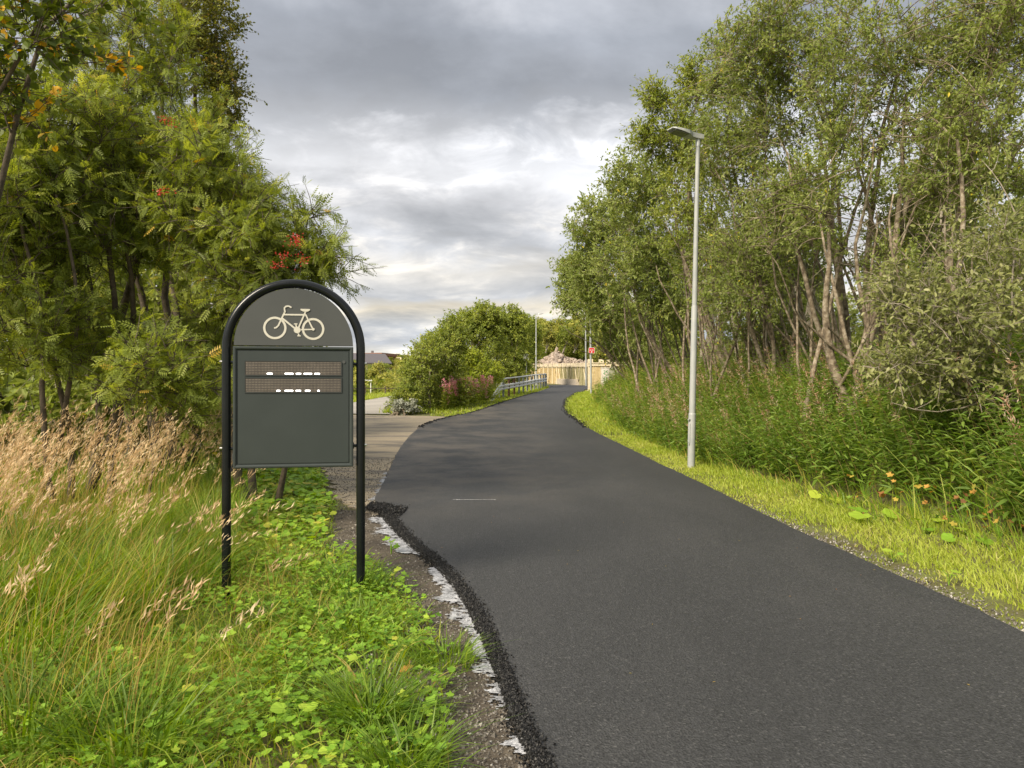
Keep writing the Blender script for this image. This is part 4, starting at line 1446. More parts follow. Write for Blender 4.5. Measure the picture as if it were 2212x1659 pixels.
    t = np.clip(r.uniform(.12, 1.03, nl), 0, 1)[:, None]
    pos = np.where(t < .5, TP[lr, 0] + (TP[lr, 1] - TP[lr, 0]) * t * 2, TP[lr, 1] + (TP[lr, 2] - TP[lr, 1]) * (t * 2 - 1))
    pos = pos + r.normal(0, .012 + spr, (nl, 3))
    tdir = norm(TP[lr, 2] - TP[lr, 0])
    yd = norm(tdir * .55 + r.normal(size=(nl, 3)) * .65 + [0, 0, -.25])
    zd = norm(r.normal(size=(nl, 3)) * .5 + [0, 0, 1] + np.array([-.25, -.35, 0]))
    s_ = ll * r.uniform(.65, 1.25, nl)
    sc3 = np.stack([s_ * lw, s_, s_ * .8], 1) if leaf is not ROWAN else np.stack([s_, s_, s_], 1)
    cl = r.random(nb_)[rep]
    rn = np.clip(clump * cl[lr] + (1 - clump) * r.random(nl) + r.normal(0, .06, nl), 0, 1)
    rn = np.where(r.random(nl) < .006, 1.0, rn * .97)
    place(cb2, leaf[0], leaf[1], pos, yd, zd, sc3, rn)
    cb2.build('crown', lm, T_)
    if berries:
        bb = MB()
        for c_ in berries:
            c_ = np.array(c_) - base
            pp = c_ + r.normal(0, .035, (34, 3)) * [1.2, 1, .8]
            lumps(bb, pp, np.full(34, .0095), .5)
        bb.build('berry_cluster', M['berry'], T_, kind='stuff')
    return T_


def blob(u, v, d, ru, rv, dep, wt=1.0):
    return (at(u, v, d), (ru / F * d, dep, rv / F * d), wt)


def gnd(x, y): return (x, y, float(H(x, y)) - .08)


# ---- left thicket
def rowan(u, d, heads, blobs, n_t, seed, label, twigs=6, lpt=6, berries=None, r0=.06, **kw):
    x = (u - 1106) / F * d
    b_ = gnd(x, d)
    stems = []
    rr = np.random.default_rng(seed + 50)
    for k, (hu, hv, hd) in enumerate(heads):
        a_ = np.array(b_) + [rr.uniform(-.35, .35), rr.uniform(-.3, .3), 0]
        stems.append((a_, at(hu, hv, hd), r0 * rr.uniform(.6, 1.1)))
    return make_tree(b_, stems, blobs, n_t, twigs, ROWAN, M['rowan'], M['bark_dark'], ll=.135, leaves_per=lpt, tw_len=.44, seed=seed, label=label, name='rowan_tree', cat='tree', berries=berries, group='rowan trees left of the path', **kw)


rowan(520, 9.3, [(470, 330, 9.2), (560, 430, 9.0), (640, 480, 9.2), (430, 450, 9.4)],
      [blob(470, 470, 9.2, 115, 150, 1.0, 3), blob(560, 560, 9.0, 95, 130, .9, 2.5), blob(655, 560, 9.1, 50, 70, .6, .8), blob(705, 570, 9.0, 38, 34, .3, .30), blob(665, 470, 9.0, 20, 28, .3, .14), blob(440, 340, 9.4, 75, 70, .8, 1.3), blob(520, 720, 9.4, 120, 120, 1.0, 1.3)],
      285, 11, 'rowan tree with red berries directly behind the bicycle counter sign', berries=[at(641, 514, 8.3), at(636, 524, 8.3), at(612, 553, 8.3), at(600, 572, 8.2), at(655, 560, 8.4), at(365, 262, 8.3), at(352, 415, 8.0)], r0=.05)
rowan(330, 10.2, [(300, 180, 10.2), (380, 250, 10.3), (220, 230, 10)],
      [blob(230, 90, 10.2, 190, 90, 1.1, 2.2), blob(330, 250, 10.2, 140, 140, 1.1, 3), blob(300, 430, 10, 150, 150, 1.1, 3), blob(400, 380, 10.4, 110, 130, 1.0, 1.5)],
      285, 12, 'tallest rowan tree in the middle of the left thicket', r0=.07)
rowan(205, 9.0, [(190, 200, 9), (100, 260, 8.8), (260, 420, 8.8)],
      [blob(130, 280, 8.9, 150, 150, 1.0, 3), blob(150, 480, 8.8, 160, 130, 1.0, 3), blob(60, 620, 8.8, 120, 100, .8, 1)],
      260, 13, 'dark stemmed rowan tree near the left frame edge', r0=.07)
rowan(70, 8.0, [(40, 300, 8), (120, 420, 8), (-60, 300, 8)],
      [blob(0, 420, 8.0, 130, 180, .9, 2), blob(60, 700, 8.1, 120, 110, .9, 1.4), blob(230, 760, 8.6, 130, 80, .8, .8)],
      140, 14, 'leftmost rowan tree partly cut by the frame edge', r0=.055)
rowan(320, 7.4, [(330, 720, 7.4), (300, 800, 7.3)],
      [blob(335, 800, 7.4, 55, 70, .35, 2), blob(300, 870, 7.4, 50, 40, .3, 1), blob(420, 860, 7.6, 60, 50, .4, 1)],
      34, 15, 'young rowan sapling with pale stem standing behind the tan grass', lpt=5, r0=.018)
rowan(420, 12.5, [(420, 400, 12.5), (300, 420, 12.5), (520, 500, 12.5), (560, 560, 13)],
      [blob(250, 640, 12.5, 260, 150, 1.4, 2), blob(500, 660, 12.5, 150, 140, 1.2, 2), blob(330, 480, 12.5, 260, 170, 1.2, 2)],
      150, 16, 'shaded rowan tree at the back of the left thicket', r0=.08, twigs=5, lpt=5)

# extra bare dark stems inside the thicket belong to a birch and alders
def leaf_tree(u, d, heads, blobs, n_t, seed, label, name='willow_tree', lm='willow', bark='bark_pale', leaf=LEAF4, r0=.08, group=None, foot_spread=.35, **kw):
    x = (u - 1106) / F * d
    b_ = gnd(x, d)
    rr = np.random.default_rng(seed + 50)
    stems = []
    for (hu, hv, hd) in heads:
        a_ = np.array(b_) + [rr.uniform(-1, 1) * foot_spread, rr.uniform(-1, 1) * foot_spread, 0]
        stems.append((a_, at(hu, hv, hd), r0 * rr.uniform(.55, 1.0)))
        if bark == 'bark_pale' and name == 'willow_tree':
            for _ in range(2):
                a2 = np.array(b_) + [rr.uniform(-1.1, .9), rr.uniform(-.8, .8), 0]; a2[2] = float(H(a2[0], a2[1])) - .05
                q_ = (a_ + at(hu, hv, hd)) / 2 if rr.random() < .4 else None
                hh_ = at(hu + rr.uniform(-75, 45) * 14 / d, hv + rr.uniform(60, 260) * 14 / d, hd + rr.uniform(-.8, .8))
                stems.append((a2, hh_, r0 * rr.uniform(.28, .5)))
    return make_tree(b_, stems, blobs, n_t, kw.pop('twigs', 6), leaf, M[lm], M[bark], seed=seed, label=label, name=name, group=group, **kw)


leaf_tree(330, 14, [(410, 60, 14), (460, 120, 14), (350, -40, 14), (300, 100, 14)],
          [blob(430, 60, 14, 75, 110, 1.0, 2.4), blob(478, 180, 14, 46, 60, .7, 1.2), blob(400, -60, 14, 90, 80, 1.2, 1), blob(380, 120, 14, 80, 90, 1, 1), blob(480, 250, 14, 30, 40, .5, .5)],
          300, 21, 'tall olive leaved birch rising above the left rowans', 'birch_tree', 'birch', 'bark_dark', ll=.055, lw=.75, leaves_per=13, tw_len=.45, r0=.09, droop=.5)
leaf_tree(-420, 5.0, [(90, 40, 4.6), (60, -60, 4.8), (190, -30, 5)],
          [blob(40, 40, 4.6, 110, 80, .45, 2), blob(110, 90, 4.5, 60, 60, .35, 1), blob(20, 200, 4.9, 50, 70, .35, .7), blob(240, 10, 5.0, 90, 40, .4, .8), blob(230, 150, 4.9, 40, 20, .2, .15)],
          62, 22, 'overhanging aspen bough with yellow leaves in the top left corner', 'aspen_tree', 'bigleaf', 'bark_dark', leaf=LEAF8, ll=.052, lw=.95, leaves_per=7, tw_len=.26, r0=.05, clump=.75, twigs=4)
# dense background stand left
leaf_tree(150, 16, [(100, 300, 16), (200, 250, 16), (0, 300, 16), (260, 330, 16)],
          [blob(120, 420, 16, 200, 250, 1.5, 2), blob(150, 700, 16, 240, 140, 1.5, 1.5)],
          300, 23, 'grey green alder filling the back of the left thicket', 'alder_tree', 'willow', 'bark_dark', ll=.10, lw=.6, leaves_per=12, r0=.11, foot_spread=1.6)
leaf_tree(520, 19, [(480, 450, 19), (560, 500, 19), (620, 620, 19)],
          [blob(480, 560, 19, 120, 130, 1.5, 2), blob(560, 720, 19, 150, 110, 1.5, 2), blob(420, 780, 19, 200, 90, 1.5, 1)],
          260, 24, 'low bushy alder behind the berry rowan', 'alder_tree', 'bush', 'bark_dark', ll=.11, lw=.6, leaves_per=11, r0=.08, foot_spread=1.2)

# ---- right willows, near to far
GW = 'willow trees on the right bank'
leaf_tree(2120, 8.6, [(2080, 640, 8.5), (2190, 560, 8.6), (2000, 720, 8.2), (2150, 720, 8.2)],
          [blob(2080, 700, 8.2, 150, 85, .8, 2.2), blob(1990, 800, 8.1, 110, 45, .5, 1.2), blob(2150, 540, 8.8, 110, 120, .8, 1.2), blob(2150, 840, 8.0, 110, 50, .5, 1.0), blob(1960, 640, 8.5, 70, 40, .5, .5)],
          240, 31, 'grey green sallow with low drooping branches nearest on the right bank', 'sallow_tree', 'sallow', 'bark_grey', leaf=LEAF8, ll=.062, lw=.48, leaves_per=10, tw_len=.36, r0=.032, twigs=6, bare=12)
leaf_tree(1862, 12, [(1840, 330, 12), (1960, 200, 12.3), (1900, 60, 12), (2060, 160, 11.5), (1790, 500, 11.6)],
          [blob(1900, 180, 12, 170, 190, 1.3, 3), blob(2080, 140, 11.5, 150, 180, 1.2, 2.5), blob(1800, 420, 11.8, 90, 130, .9, 1.0), blob(1990, 420, 12, 130, 100, 1.0, .8)],
          360, 32, 'thick trunked willow with many pale bare twigs at the right', r0=.092, ll=.07, lw=.42, leaves_per=14, tw_len=.45, group=GW, bare=150)
leaf_tree(1975, 10.6, [(2010, 250, 10.4), (2150, 100, 10.4), (1930, 420, 10.2)],
          [blob(2100, 330, 10.4, 130, 160, 1.0, 2), blob(2180, 60, 10.4, 110, 140, 1.0, 1.6), blob(1960, 600, 10.5, 90, 70, .7, .6)],
          240, 33, 'leaning pale willow stems reaching over the right edge', r0=.062, ll=.068, lw=.42, leaves_per=13, tw_len=.42, group=GW, bare=110)
leaf_tree(1815, 14, [(1760, 250, 14), (1700, 330, 13.6), (1820, 60, 14), (1740, 80, 14)],
          [blob(1720, 190, 13.8, 130, 200, 1.3, 3), blob(1640, 90, 13.6, 85, 120, 1.0, 1.6), blob(1700, 450, 13.6, 90, 110, .9, 1.2), blob(1830, -60, 14, 160, 90, 1.2, 1)],
          360, 34, 'broad willow whose crown meets the top of the frame right of the lamp', r0=.078, ll=.075, lw=.42, leaves_per=13, tw_len=.48, group=GW, bare=50)
leaf_tree(1700, 16.5, [(1640, 250, 16.3), (1590, 420, 16), (1680, 480, 16), (1570, 250, 16)],
          [blob(1590, 330, 16, 80, 130, 1.1, 2), blob(1640, 520, 16, 100, 120, 1.1, 2), blob(1560, 150, 16, 40, 90, .7, .8), blob(1600, 640, 16, 100, 60, 1, .8)],
          310, 35, 'willow right behind the street lamp with dark forked stems', r0=.072, ll=.085, lw=.45, leaves_per=12, tw_len=.5, group=GW, bare=40)
leaf_tree(1580, 19.5, [(1500, 260, 19), (1460, 400, 19), (1540, 420, 19), (1490, 160, 19)],
          [blob(1480, 300, 19, 65, 100, 1.1, 2), blob(1500, 480, 19, 90, 130, 1.2, 2.2), blob(1420, 215, 19, 36, 36, .5, .5), blob(1495, 180, 19, 22, 40, .4, .4), blob(1400, 300, 19, 36, 40, .5, .6)],
          330, 36, 'bright green willow left of the lamp head', lm='bush', r0=.085, ll=.09, lw=.45, leaves_per=12, tw_len=.5, group=GW)
leaf_tree(1490, 24, [(1400, 350, 23), (1360, 480, 23), (1440, 500, 23)],
          [blob(1380, 420, 23, 75, 110, 1.3, 2.2), blob(1370, 580, 23, 85, 90, 1.3, 1.8), blob(1440, 640, 23, 90, 70, 1.3, 1.2)],
          330, 37, 'multi stemmed willow over the grassy bend', r0=.08, ll=.11, lw=.45, leaves_per=12, tw_len=.55, group=GW, bare=20)
leaf_tree(1420, 30, [(1300, 480, 29), (1260, 560, 29), (1340, 600, 29)],
          [blob(1300, 500, 29, 68, 90, 1.6, 2), blob(1270, 600, 29, 60, 60, 1.4, 1.5), blob(1320, 680, 29, 80, 60, 1.6, 1.2)],
          320, 38, 'willow hanging toward the path above the red sign', r0=.085, ll=.13, lw=.45, leaves_per=12, tw_len=.65, group=GW)
leaf_tree(1390, 36, [(1270, 560, 35), (1330, 620, 35), (1230, 640, 35)],
          [blob(1245, 600, 34.5, 42, 50, 1.3, 1.6), blob(1242, 655, 34, 38, 22, .9, .6), blob(1352, 735, 36, 48, 60, 1.6, 1.2), blob(1385, 790, 36, 35, 40, 1.5, .6)],
          260, 39, 'farthest willow of the row with twigs dangling beside the lamp posts', r0=.08, ll=.14, lw=.45, leaves_per=12, tw_len=.65, group=GW)

# many slim leaning stems between the willows: each a thicket shrub of its own
for k, (u_, d_, lab) in enumerate([(1640, 17.5, 'clump of slim leaning willow stems right of the lamp pole'), (1760, 17.0, 'tangle of thin bare stems between two right bank willows'),
                                   (1440, 25, 'grey thin stemmed clump above the grassy bend'), (2040, 12.5, 'shadowed stem clump behind the low sallow branches')]):
    leaf_tree(u_, d_, [(u_ - rng.uniform(20, 130) * 14 / d_, 560 + rng.uniform(-60, 60), d_ + rng.uniform(-.8, .8)) for _ in range(9)],
              [blob(u_ - 60 * 14 / d_, 560, d_, 130 * 14 / d_, 110 * 14 / d_, 1.0, 1), blob(u_ - 40 * 14 / d_, 720, d_, 120 * 14 / d_, 50 * 14 / d_, .8, .25)],
              110, 60 + k, lab, 'willow_shrub', 'willow', 'bark_pale' if k % 2 == 0 else 'bark_grey', r0=.045, ll=.075 if d_ < 20 else .11, leaves_per=11, foot_spread=1.1, bare=50, cat='shrub')

# second row behind the willows (shared shapes, copied)
def generic_tree(seed, h, wd, n_t, ll, lm, bark, name, lpt=11, twigs=5, tw=.6, low=.25, label='x', cat='tree', group=None):
    rr = np.random.default_rng(seed)
    bl = [((rr.uniform(-.25, .25) * wd, rr.uniform(-.25, .25) * wd, h * rr.uniform(low + .15, .82)), (wd * rr.uniform(.28, .45), wd * rr.uniform(.28, .45), h * rr.uniform(.16, .26)), 1) for _ in range(6)]
    bl.append(((0, 0, h * .8), (wd * .22, wd * .22, h * .2), .6))
    st = [((rr.uniform(-.2, .2), rr.uniform(-.2, .2), 0), (rr.uniform(-.3, .3) * wd, rr.uniform(-.3, .3) * wd, h * rr.uniform(.6, .9)), .02 * h * rr.uniform(.5, 1)) for _ in range(3)]
    bl = [(np.array(a), b_, c_) for a, b_, c_ in bl]
    return make_tree((0, 0, 0), st, bl, n_t, twigs, LEAF4, M[lm], M[bark], ll=ll, lw=.6, leaves_per=lpt, tw_len=tw, seed=seed, name=name, label=label, cat=cat, group=group, fuzz=.4, stemk=6)


GB = 'trees in the wood behind the right bank willows'
proto = generic_tree(71, 9.5, 5.2, 190, .15, 'willow', 'bark_grey', 'woodland_tree', label='tree standing in the shade of the wood behind the right bank willows', group=GB)
spots = [(12.5, 17), (13.5, 24), (9.8, 27), (10, 33), (13, 37), (9.6, 40), (16, 19)]
for k, (x_, y_) in enumerate(spots):
    o_ = proto if k == 0 else copy_tree(proto)
    o_.location = gnd(x_, y_); o_.rotation_euler = (0, 0, k * 2.1); s_ = .62 + .09 * ((k * 7) % 4); o_.scale = (s_, s_, s_ * 1.05)
for k, (x_, y_) in enumerate([(20, 22), (18, 27), (22, 33), (17, 31), (19, 38), (24, 26), (16, 42), (13, 46), (15, 12.5), (19, 16)]):
    o_ = copy_tree(proto); o_.location = gnd(x_, y_); o_.rotation_euler = (0, 0, k * 1.3); s_ = .62 + .08 * (k % 4); o_.scale = (s_ * 1.1, s_ * 1.1, s_)
GL = 'trees in the wood behind the left rowans'
for k, (x_, y_) in enumerate([(-9, 14), (-12.5, 17), (-10, 20), (-15, 22), (-12, 12.5), (-17, 18), (-19, 26), (-14, 27), (-22, 22)]):
    o_ = copy_tree(proto); o_.location = gnd(x_, y_); o_.rotation_euler = (0, 0, 1 + k * 1.7); s_ = .78 + .08 * (k % 3); o_.scale = (s_, s_, s_)
    props(o_, 'tree standing in the wood behind the left rowan thicket', group=GL)

# ---- bushes behind the guardrail
def bush(u, d, blobs, n_t, seed, label, lm='bush', ll=.11, name='bush', bark='bark_pale', **kw):
    x = (u - 1106) / F * d
    b_ = gnd(x, d)
    st = []
    rr = np.random.default_rng(seed + 5)
    for (c_, r_, w_) in blobs:
        for _ in range(2):
            st.append((np.array(b_) + [rr.uniform(-.5, .5), rr.uniform(-.4, .4), 0], c_ + np.array([rr.uniform(-.3, .3) * r_[0], 0, r_[2] * .6]), .05))
    return make_tree(b_, st, blobs, n_t, kw.pop('twigs', 6), LEAF4, M[lm], M[bark], ll=ll, lw=.5, leaves_per=kw.pop('lpt', 12), tw_len=kw.pop('tw', .6), seed=seed, label=label, name=name, cat='bush', up=.8, shell=.4, **kw)


bush(905, 30, [blob(905, 830, 30, 42, 60, 1.0, 1.5), blob(930, 775, 31, 40, 40, 1.0, 1), blob(885, 870, 29, 35, 32, .8, .8)], 260, 81, 'dense green bush at the left end of the mound by the junction', ll=.10)
bush(960, 33, [blob(955, 780, 33, 50, 65, 1.3, 2), blob(975, 730, 34, 38, 40, 1.0, 1), blob(965, 850, 32, 50, 40, 1.0, 1)], 300, 82, 'rounded green bush left of the pink fireweed', ll=.11)
bush(1025, 43, [blob(1030, 760, 43, 62, 90, 1.8, 2.5), blob(1050, 700, 43, 45, 38, 1.2, 1.2), blob(1010, 705, 43, 40, 30, 1.2, .7)], 400, 83, 'tallest round bush in the middle of the mound', ll=.13)
bush(1095, 54, [blob(1092, 760, 54, 52, 75, 1.6, 2), blob(1100, 700, 54, 40, 32, 1.3, 1), blob(1115, 795, 55, 32, 30, 1.0, .8)], 360, 84, 'tall green bush directly behind the guardrail', ll=.16, tw=.75)
bush(1140, 70, [blob(1132, 760, 70, 32, 50, 2.0, 1.5), blob(1146, 725, 71, 24, 35, 1.6, 1), blob(1120, 720, 68, 25, 35, 1.6, .8)], 280, 85, 'far green bush beside the wooden fence end', ll=.20, tw=.9)
bush(1025, 38.5, [blob(1028, 810, 38.5, 34, 36, .9, 1.5), blob(1020, 778, 38.5, 22, 25, .6, .6), blob(1062, 815, 40.5, 26, 26, .6, .6)], 200, 86, 'yellow green shrub in front of the mound beside the guardrail end', lm='lime_bush', ll=.09, tw=.45)
bush(870, 27.8, [blob(866, 885, 27.8, 17, 17, .35, 1), blob(888, 880, 28, 14, 12, .3, .6)], 60, 87, 'small silvery white leaved shrub at the corner of the junction', lm='silver', ll=.08, tw=.2)

# ---- far wood on the hill and in the left valley
protoF = generic_tree(91, 7.5, 5.5, 210, .30, 'far', 'bark_grey', 'hill_tree', label='tree on the hillside above the rock face', lpt=9, tw=.8, low=.05, group='trees on the hillside behind the fence')
protoG = generic_tree(92, 6.5, 6.0, 210, .30, 'bush', 'bark_grey', 'hill_tree', label='tree on the hillside above the rock face', lpt=9, tw=.8, low=.0, group='trees on the hillside behind the fence')
cnt_ = 0
rr = np.random.default_rng(5)
for row, d_ in enumerate((114, 122, 131, 142, 156)):
    for u_ in np.arange(1120 + 13 * (row % 2), 1480, 30 - 2 * row):
        uu = u_ + rr.uniform(-7, 7)
        x_ = (uu - 1106) / F * d_
        src = protoF if cnt_ % 2 == 0 else protoG
        o_ = src if cnt_ < 2 else copy_tree(src)
        z_ = float(H(x_, d_))
        top = np.interp(uu, [1100, 1160, 1210, 1300, 1500], [715, 708, 690, 655, 640]) + rr.uniform(-3, 14) + (4 - row) * 16
        if row == 0: top = max(top, 730 if 1160 < uu < 1250 else top)
        zt = EYE + (829.5 - top) / F * d_
        s_ = max(.7, min(2.2, (zt - z_) / 7.2))
        if row == 0 and 1155 < uu < 1275: z_ = float(at(0, 762, d_)[2]); s_ = .62
        o_.location = (x_, d_, z_); o_.scale = (s_ * 1.1, s_ * 1.1, s_); o_.rotation_euler = (0, 0, rr.uniform(0, 6))
        cnt_ += 1
GV = 'trees in the valley left of the bushes'
k = 0
for row, d_ in enumerate((64, 76, 92, 115, 140, 165, 198, 225)):
    for u_ in np.arange(735, 905, 34 - row * 2):
        uu = u_ + rr.uniform(-8, 8)
        if d_ < 70 and 795 < uu < 838: pass
        x_ = (uu - 1106) / F * d_
        top = [842, 832, 818, 805, 792, 780, 768, 762][row] + rr.uniform(-6, 6)
        if row >= 6 and 760 < uu < 828: top = 800 + rr.uniform(-4, 8)
        zt = EYE + (829.5 - top) / F * d_
        z_ = float(H(x_, d_))
        s_ = max(.35, min(1.8, (zt - z_) / 6.9))
        o_ = copy_tree(protoG if k % 3 else protoF)
        o_.location = (x_, d_, z_); o_.scale = (s_, s_, s_); o_.rotation_euler = (0, 0, rr.uniform(0, 6))
        props(o_, 'tree in the wooded valley left of the bushes', group=GV)
        k += 1

# ------------------------------------------------------------------ grasses and herbs
def uv_of(x, y, z=0.0):
    return 1106 + F * x / y, 829.5 - F * (z - EYE) / y


def lean_dirs(n, ang, spread):
    a = rng.normal(ang, spread, n)
    return np.stack([np.cos(a), np.sin(a)], 1)


def scatter(n, x0, x1, y0, y1, cond=None, p=1.0):
    y = y0 + (y1 - y0) * rng.random(n) ** p
    x = x0 + (x1 - x0) * rng.random(n)
    k = (np.abs(x) < y * .70 + .8)
    if cond is not None: k &= cond(x, y)
    return x[k], y[k]


def left_margin(y):      # distance of grass from the asphalt edge
    return np.interp(y, [1.5, 3.2, 4.5, 5.5, 7, 9.6], [.34, .30, .26, .36, .62, .5])


# near-left meadow
mb = MB()
x, y = scatter(150000, -5.5, .2, 2.0, 9.2, lambda x, y: (x < xl(y) - left_margin(y)), 1.15)
lm_ = xl(y) - left_margin(y) - x
clumpn = vnoise(x, y, 1.6, 21) * .6 + vnoise(x, y, 4.2, 22) * .4
bare_ = np.zeros(len(x), bool)
for (cx_, cy_, rx_, ry_) in ((-.75, 4.4, .25, .5), (-1.55, 7.7, .42, .9), (-.5, 3.7, .15, .4)):
    bare_ |= (((x - cx_) / rx_) ** 2 + ((y - cy_) / ry_) ** 2 < rng.uniform(.5, 1.1, len(x)))
keep = (~bare_) | (rng.random(len(x)) < .12)
keep &= rng.random(len(x)) < np.clip(-.16 + 1.15 * clumpn, 0, 1)
x, y, lm_, clumpn = x[keep], y[keep], lm_[keep], clumpn[keep]
lefty = sstep(-1.75, -2.9, x + .22 * (y - 4))        # the rank grass on the left
h_ = (.045 + .07 * sstep(0, .9, lm_) + (.09 + .13 * sstep(3.6, 6, y)) * lefty) * (.55 + .9 * clumpn) * rng.uniform(.5, 1.25, len(x))
rn = np.clip(.22 + .46 * vnoise(x, y, 2.3, 31) + .12 * sstep(.5, .0, lm_) + rng.normal(0, .19, len(x)) + .06 * lefty, 0, .93)
rn = np.where(rng.random(len(x)) < .07 + .20 * lefty, rng.uniform(.88, 1, len(x)), rn)
ld = lean_dirs(len(x), 0, 9) 
swirl = vnoise(x, y, 1.9, 41) * 4 * pi
ld = np.stack([np.cos(swirl + rng.normal(0, 1.3, len(x))), np.sin(swirl + rng.normal(0, 1.3, len(x)))], 1)
blades(mb, np.stack([x, y, H(x, y) - .005], 1), h_, rng.uniform(.0032, .0085, len(x)) * (1 + .4 * lefty), ld, rng.uniform(.3, 1.5, len(x)), rn)
# tussocks with long arching blades
for (cx_, cy_, hh_, nbl, rr_) in [(-1.95, 3.05, .42, 260, .26), (-1.5, 3.0, .40, 240, .22), (-.62, 3.35, .34, 300, .12), (-.95, 4.6, .22, 300, .28), (-1.35, 4.75, .18, 220, .25), (-2.6, 3.9, .55, 380, .4),
                                  (-3.0, 4.8, .6, 380, .4), (-2.5, 4.4, .40, 240, .3), (-.35, 4.1, .20, 200, .16), (-.42, 2.95, .26, 220, .15), (-3.6, 5.6, .7, 380, .5), (-2.4, 5.4, .5, 300, .4), (-1.15, 5.5, .26, 240, .25)]:
    a = rng.uniform(0, 2 * pi, nbl); q_ = np.sqrt(rng.random(nbl)) * rr_
    x = cx_ + q_ * np.cos(a); y = cy_ + q_ * np.sin(a)
    ld = np.stack([np.cos(a + rng.normal(0, .5, nbl)), np.sin(a + rng.normal(0, .5, nbl))], 1)
    base_r = rng.uniform(.12, .45)
    blades(mb, np.stack([x, y, H(x, y) - .005], 1), hh_ * rng.uniform(.5, 1.15, nbl), rng.uniform(.006, .0115, nbl), ld, rng.uniform(.4, 1.5, nbl), np.clip(rng.normal(base_r, .13, nbl), 0, .9))
x, y = scatter(2600, -4.5, -.4, 2.2, 7.5, lambda x, y: (x < xl(y) - .8) & (vnoise(x, y, 1.2, 25) > .38))
n = len(x)
blades(mb, np.stack([x, y, H(x, y)], 1), rng.uniform(.15, .55, n) * (.5 + .6 * sstep(-.8, -2.4, x)), rng.uniform(.002, .004, n), lean_dirs(n, 0, 9), rng.uniform(.1, 1.3, n), rng.uniform(.86, 1, n))
x, y = scatter(9000, -4.5, -.2, 2.2, 6.5, lambda x, y: (x < xl(y) - left_margin(y)))
n = len(x)
blades(mb, np.stack([x, y, H(x, y)], 1), rng.uniform(.06, .22, n), rng.uniform(.007, .013, n), lean_dirs(n, 0, 9), rng.uniform(.6, 1.6, n), np.clip(rng.normal(.5, .2, n), 0, .95))
mb.build('grass', M['grass'], kind='stuff', label='long lush grass round the foot of the bicycle counter sign')

# tan reed grass
mb = MB(); mr = MB()
n = 620
x, y = scatter(1000, -5.8, -1.9, 5.0, 8.4, lambda x, y: (x < -.41 * y + rng.normal(0, .14, len(x))))
n = len(x)
near = vnoise(x, y, 1.4, 51)
kk = near > .50
x, y = x[kk], y[kk]; n = len(x)
h_ = rng.uniform(.72, 1.20, n) * (.84 + .30 * sstep(5, 7.5, y))
ang = rng.normal(.15, .5, n)
ld = np.stack([np.cos(ang), np.sin(ang) * .4], 1)
bend = rng.uniform(.15, .55, n)
blades(mb, np.stack([x, y, H(x, y)], 1), h_, np.full(n, .0055), ld, bend, rng.uniform(.82, 1, n))
x2, y2 = scatter(420, -3.9, -1.3, 2.9, 5.4, lambda x, y: (x < -.46 * y + rng.normal(0, .12, len(x))))
h2 = rng.uniform(.45, .95, len(x2)); a2 = rng.normal(.2, .7, len(x2))
ld2 = np.stack([np.cos(a2), np.sin(a2) * .5], 1); b2 = rng.uniform(.2, .9, len(x2))
blades(mb, np.stack([x2, y2, H(x2, y2)], 1), h2, rng.uniform(.003, .006, len(x2)), ld2, b2, rng.uniform(.84, 1, len(x2)))
# matching plume: follows the same curve near the tip
def plume(x, y, h_, ld, bend, nsp=34):
    n = len(x)
    t = rng.uniform(.70, 1.04, (n, nsp))
    offx = bend[:, None] * h_[:, None] * t ** 2
    hh = h_[:, None] * (t - .35 * np.minimum(bend, 1.4)[:, None] * t ** 2.4 * .8)
    P_ = np.stack([x[:, None] + ld[:, 0:1] * offx, y[:, None] + ld[:, 1:2] * offx, H(x, y)[:, None] + hh], -1)
    wid = .024 * np.sin(np.clip((t - .68) / .38, 0, 1) * pi) ** .7 + .004
    P_ = P_ + rng.normal(size=P_.shape) * wid[..., None] * .55
    dv = np.stack([ld[:, 0:1] * .7 + 0 * t, ld[:, 1:2] * .7 + 0 * t, 1.0 + 0 * t], -1) + rng.normal(size=P_.shape) * .38
    rn = np.clip(rng.random(n)[:, None] * .5 + rng.random(P_.shape[:2]) * .5, 0, 1)
    m_ = n * nsp
    ln = rng.uniform(.025, .060, m_)
    place(mr, LEAF4[0], LEAF4[1], P_.reshape(m_, 3), dv.reshape(m_, 3), rng.normal(size=(m_, 3)), np.stack([ln * .17, ln, ln], 1), rn.reshape(m_))
plume(x, y, h_, ld, bend)
plume(x2[:22], y2[:22], h2[:22], ld2[:22], b2[:22])
# a few leaning stalks in front of the sign's left post
lx = np.array([-2.3, -2.25, -2.1, -1.75]); ly = np.array([4.5, 4.3, 4.6, 4.75]); lh = np.array([.95, .8, .9, .5])
lld = np.array([[1, .1], [1, .25], [1, .0], [1, 0.2]]); lb = np.array([.95, 1.0, .6, .9])
blades(mb, np.stack([lx, ly, H(lx, ly)], 1), lh, np.full(4, .006), lld, lb, np.full(4, .97))
plume(lx, ly, lh, lld, lb, 40)
mb.build('grass', M['grass'], kind='stuff', label='straw coloured stalks of the tall tan grass at the left')
mr.build('grass', M['reed'], kind='stuff', label='feathery tan seed heads of the tall grass at the left')

